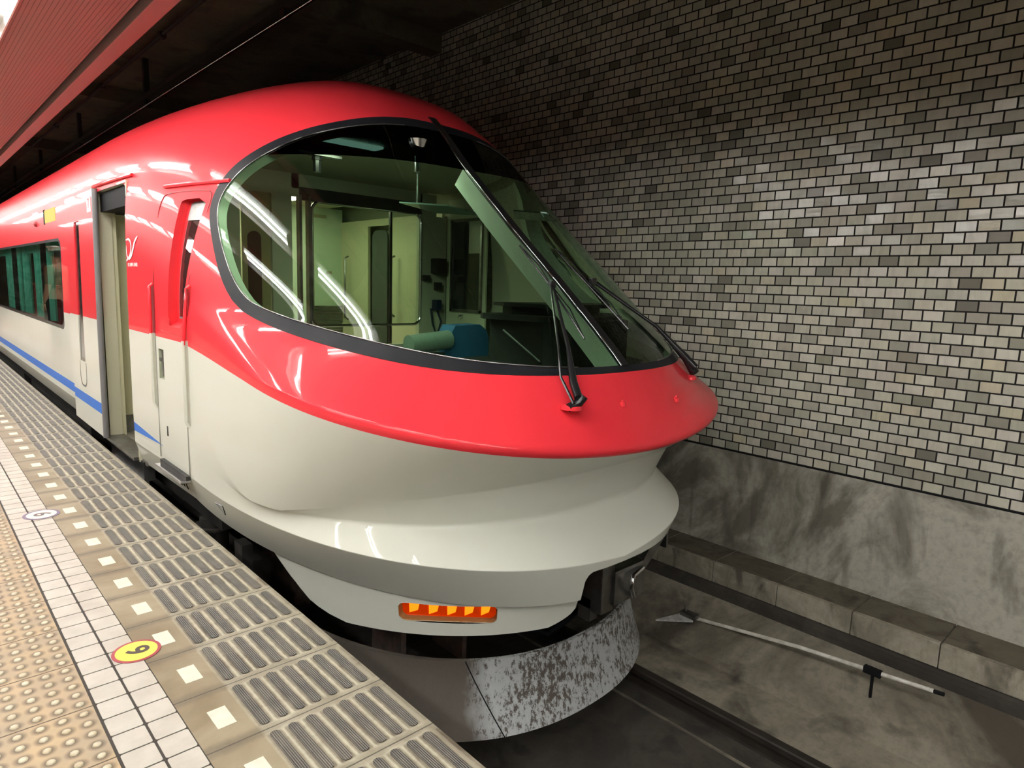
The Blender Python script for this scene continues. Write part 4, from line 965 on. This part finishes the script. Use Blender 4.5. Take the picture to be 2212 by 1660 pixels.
# ---------------------------------------------------------------- other things in the tunnel
def rail(x):
    mb = MB(); mb.prism([(x-.06, -1.155), (x+.06, -1.155), (x+.06, -1.145), (x+.01, -1.13), (x+.01, -1.075), (x+.032, -1.065), (x+.032, -1.035), (x+.024, -1.028), (x-.024, -1.028), (x-.032, -1.035), (x-.032, -1.065), (x-.01, -1.075), (x-.01, -1.13), (x-.06, -1.145)], 'y', Y0, Y1)
    return mb.build('rail', M['railsteel'])
tag(rail(1.81), 'rail nearer the platform, under the train', 'rail', 'running rails')
tag(rail(3.285), 'rail nearer the brick wall, dark steel in the track bed', 'rail', 'running rails')
struct('trim_8', MB().box(3.10, 3.12, Y0, Y1, -1.137, -1.130).box(3.345, 3.362, Y0, Y1, -1.14, -1.062), M['haunch'], 'low concrete ribs along the track')
# overhead conductor
ow = MB(); ow.tube([(2.56, y, 3.50) for y in (-4, 12, 31)], .012, 6); wo = ow.build('overhead_wire', M['chrome'], smooth=60)
MB().box(2.515, 2.605, Y0, Y1, 3.56, 3.62).build('carrier_bar', M['under'], wo)
for y in (1.5, 5.6, 9.7, 13.8, 17.9, 22.0): MB().box(2.53, 2.59, y, y+.08, 3.5, 4.06).build('wire_hanger', M['under'], wo)
tag(wo, 'overhead contact wire with its dark carrier bar below the ceiling', 'wire')
pp = MB().tube([(2.25, y, 3.82) for y in (-4, 31)], .018, 6).build('conduit', M['under'], smooth=50)
for y in (7.9, 10.6, 14.0): MB().lathe([(.03, -.04), (.045, 0), (.03, .04)], (2.25, y, 3.82), 'y', 10).build('conduit_clamp', M['under'], pp, smooth=50)
tag(pp, 'thin dark conduit with round clamps beside the overhead wire', 'pipe')
# white pole with its post, and the pointer plate
po = empty('marker_pole', (4.0, 1.1, -.9))
MP2 = worn('white_pole_paint', (.80, .78, .72), (.55, .52, .45), 18, .5, .05)
def rel(mb, o): 
    l = Vector(o.location); mb.v = [tuple(Vector(v)-l) for v in mb.v]; return mb
rel(MB().tube([(4.0, 2.30, -.955), (4.0, 1.55, -.845), (4.0, .81, -.775)], .0125, 8), po).build('pole', MP2, po, smooth=60)
rel(MB().tube([(4.0, .82, -.776), (4.0, .76, -.77)], .012, 8), po).build('pole_cap', M['black'], po)
rel(MB().tube([(4.0, 1.115, -1.02), (4.0, 1.115, -.80)], .009, 6).box(3.982, 4.018, 1.07, 1.165, -.825, -.785, bev=.004), po).build('pole_bracket', M['black'], po)
tag(po, 'thin white pole held on a black bracket above the sloping concrete', 'pole')
ar = MB(); ar.prism([(3.80, 2.47), (3.955, 2.36), (3.93, 2.25)], 'z', -.985, -.972)
ar.v = [(x, y, z+(x-3.8)*.28) for x, y, z in ar.v]
aro = ar.build('pointer_plate', worn('dusty_white_plate', (.50, .50, .49), (.30, .29, .27), 30, .6, .2))
MB().box(3.93, 3.99, 2.24, 2.36, -.935, -.905, bev=.004).tube([(3.96, 2.33, -.92), (3.965, 2.34, -.86)], .006, 6).box(3.945, 3.965, 2.28, 2.31, -1.0, -.93).build('plate_clamp', M['steel'], aro)
tag(aro, 'small white triangular plate at the far tip of the pole', 'plate')
# stickers on the platform
def sticker(x, y, r, ring, fill, digit, ink, label, w_):
    o = empty('floor_sticker', (x, y, .0022)); 
    P = lambda rr_: [(rr_*math.cos(2*PI*k/48), rr_*math.sin(2*PI*k/48)) for k in range(48)]
    MB().prism(P(r), 'z', -.0006, .0004).build('sticker_ring', ring, o); MB().prism(P(r*w_), 'z', .0, .0010).build('sticker_disc', fill, o)
    M4 = Matrix.Rotation(-PI/2, 4, 'Z'); M4.translation = (0, 0, .0015)
    flat_text('digit', digit, r*1.36, ink, M4 @ Matrix.Scale(.95, 4, (0, 1, 0)), o, .0003); tag(o, label, 'sticker', 'boarding stickers on the platform')
sticker(.540, 2.492, .078, plain('sticker_red', (.33, .045, .06), .4), plain('sticker_yellow', (.85, .66, .12), .35), '9', plain('sticker_ink', (.05, .035, .03), .5), 'round yellow floor sticker with a red ring and black number 9', .86)
sticker(.508, 4.320, .086, plain('sticker_violet', (.16, .12, .20), .4), plain('sticker_white', (.82, .78, .70), .35), '6', plain('sticker_ink_grey', (.12, .10, .10), .5), 'round white floor sticker with a violet ring and number 6', .82)

# uniformed person further along the platform (reflected in the saloon window)
def person(loc, rz):
    r = empty('person', loc); r.rotation_euler = (0, 0, rz)
    J = {0: (0, 0, .93), 1: (0, 0, 1.12), 2: (0, .01, 1.36), 3: (0, .0, 1.47), 4: (0, -.01, 1.53), 5: (0, -.015, 1.62), 6: (0, -.01, 1.70),
         7: (-.18, .01, 1.40), 8: (-.23, .02, 1.13), 9: (-.22, -.06, .90), 10: (.18, .01, 1.40), 11: (.23, .02, 1.13), 12: (.22, -.06, .90),
         13: (-.095, 0, .86), 14: (-.10, -.01, .49), 15: (-.105, .02, .10), 16: (-.11, -.10, .04), 17: (.095, 0, .86), 18: (.10, -.01, .49), 19: (.105, .02, .10), 20: (.11, -.10, .04)}
    R = {0: .145, 1: .14, 2: .155, 3: .06, 4: .058, 5: .085, 6: .07, 7: .07, 8: .048, 9: .034, 10: .07, 11: .048, 12: .034, 13: .095, 14: .065, 15: .045, 16: .035, 17: .095, 18: .065, 19: .045, 20: .035}
    Ed = [(0, 1), (1, 2), (2, 3), (3, 4), (4, 5), (5, 6), (2, 7), (7, 8), (8, 9), (2, 10), (10, 11), (11, 12), (0, 13), (13, 14), (14, 15), (15, 16), (0, 17), (17, 18), (18, 19), (19, 20)]
    def skin(name, idx, edges, rad_, mat, grow=0.0, joints=J):
        me = bpy.data.meshes.new(name); mp = {k: i for i, k in enumerate(idx)}; me.from_pydata([joints[k] for k in idx], [(mp[a], mp[b]) for a, b in edges], [])
        o = bpy.data.objects.new(name, me); C.objects.link(o); o.parent = r; o.modifiers.new('skin', 'SKIN')
        for k in idx:
            sv = me.skin_vertices[0].data[mp[k]]; sv.radius = (rad_[k]+grow, (rad_[k]+grow)*(.72 if k in (0, 1, 2) else 1)); sv.use_root = (k == idx[0])
        ss = o.modifiers.new('sub', 'SUBSURF'); ss.levels = ss.render_levels = 2; me.materials.append(mat); return o
    skin_m = plain('person_skin', (.50, .30, .20), .5)
    skin('body', list(range(21)), Ed, R, skin_m)
    up = [0, 1, 2, 7, 8, 10, 11]; J2 = dict(J); skin('uniform_jacket', up, [(0, 1), (1, 2), (2, 7), (7, 8), (2, 10), (10, 11)], R, plain('uniform_khaki', (.20, .19, .11), .7), .016, J2)
    skin('uniform_trousers', [0, 13, 14, 15, 17, 18, 19], [(0, 13), (13, 14), (14, 15), (0, 17), (17, 18), (18, 19)], R, plain('uniform_dark', (.03, .03, .035), .7), .014)
    for sx_ in (-1, 1):   # hands: palm, four curled fingers and a thumb
        pts = {0: (sx_*.22, -.06, .90), 1: (sx_*.22, -.075, .83)}; rr_ = {0: .030, 1: .034}; ed = [(0, 1)]; n_ = 2
        for f, (dy, ln_) in enumerate(((-.030, .070), (-.010, .080), (.010, .075), (.028, .058))):
            pts[n_] = (sx_*.22, -.075+dy, .80); pts[n_+1] = (sx_*.215, -.078+dy, .80-ln_*.55); pts[n_+2] = (sx_*.20, -.078+dy, .80-ln_); rr_[n_] = rr_[n_+1] = .009; rr_[n_+2] = .0075
            ed += [(1, n_), (n_, n_+1), (n_+1, n_+2)]; n_ += 3
        pts[n_] = (sx_*.20, -.115, .84); pts[n_+1] = (sx_*.195, -.13, .805); rr_[n_] = .011; rr_[n_+1] = .009; ed += [(1, n_), (n_, n_+1)]
        skin('hand', list(pts), ed, rr_, skin_m, 0, pts)
    MB().lathe([(.095, 1.685), (.10, 1.715), (.125, 1.735), (.13, 1.75), (.02, 1.765)], (0, -.01, 0), 'z', 24).build('cap', plain('cap_white', (.75, .74, .70), .6), r, smooth=40)
    MB().prism([(-.07, -.09), (.07, -.09), (.05, -.16), (-.05, -.16)], 'z', 1.688, 1.696).build('cap_peak', M['gloss_black'], r)
    MB().lathe([(.092, 1.60), (.096, 1.66), (.09, 1.70)], (0, .008, 0), 'z', 20).build('hair', plain('hair_black', (.01, .01, .01), .6), r)
    fc = MB()
    for sx_ in (-1, 1): fc.lathe([(.009, 0), (.006, -.005)], (sx_*.03, -.095, 1.645), 'y', 8)
    fc.tube([(0, -.095, 1.64), (0, -.112, 1.61), (0, -.095, 1.603)], .008, 6).tube([(-.022, -.094, 1.575), (.022, -.094, 1.575)], .005, 6); fc.build('face', plain('face_dark', (.25, .12, .09), .6), r)
    return r
pr = person((.42, 12.6, 0), PI*.75)
tag(pr, 'person in khaki jacket and white cap standing on the platform beside the train', 'person')
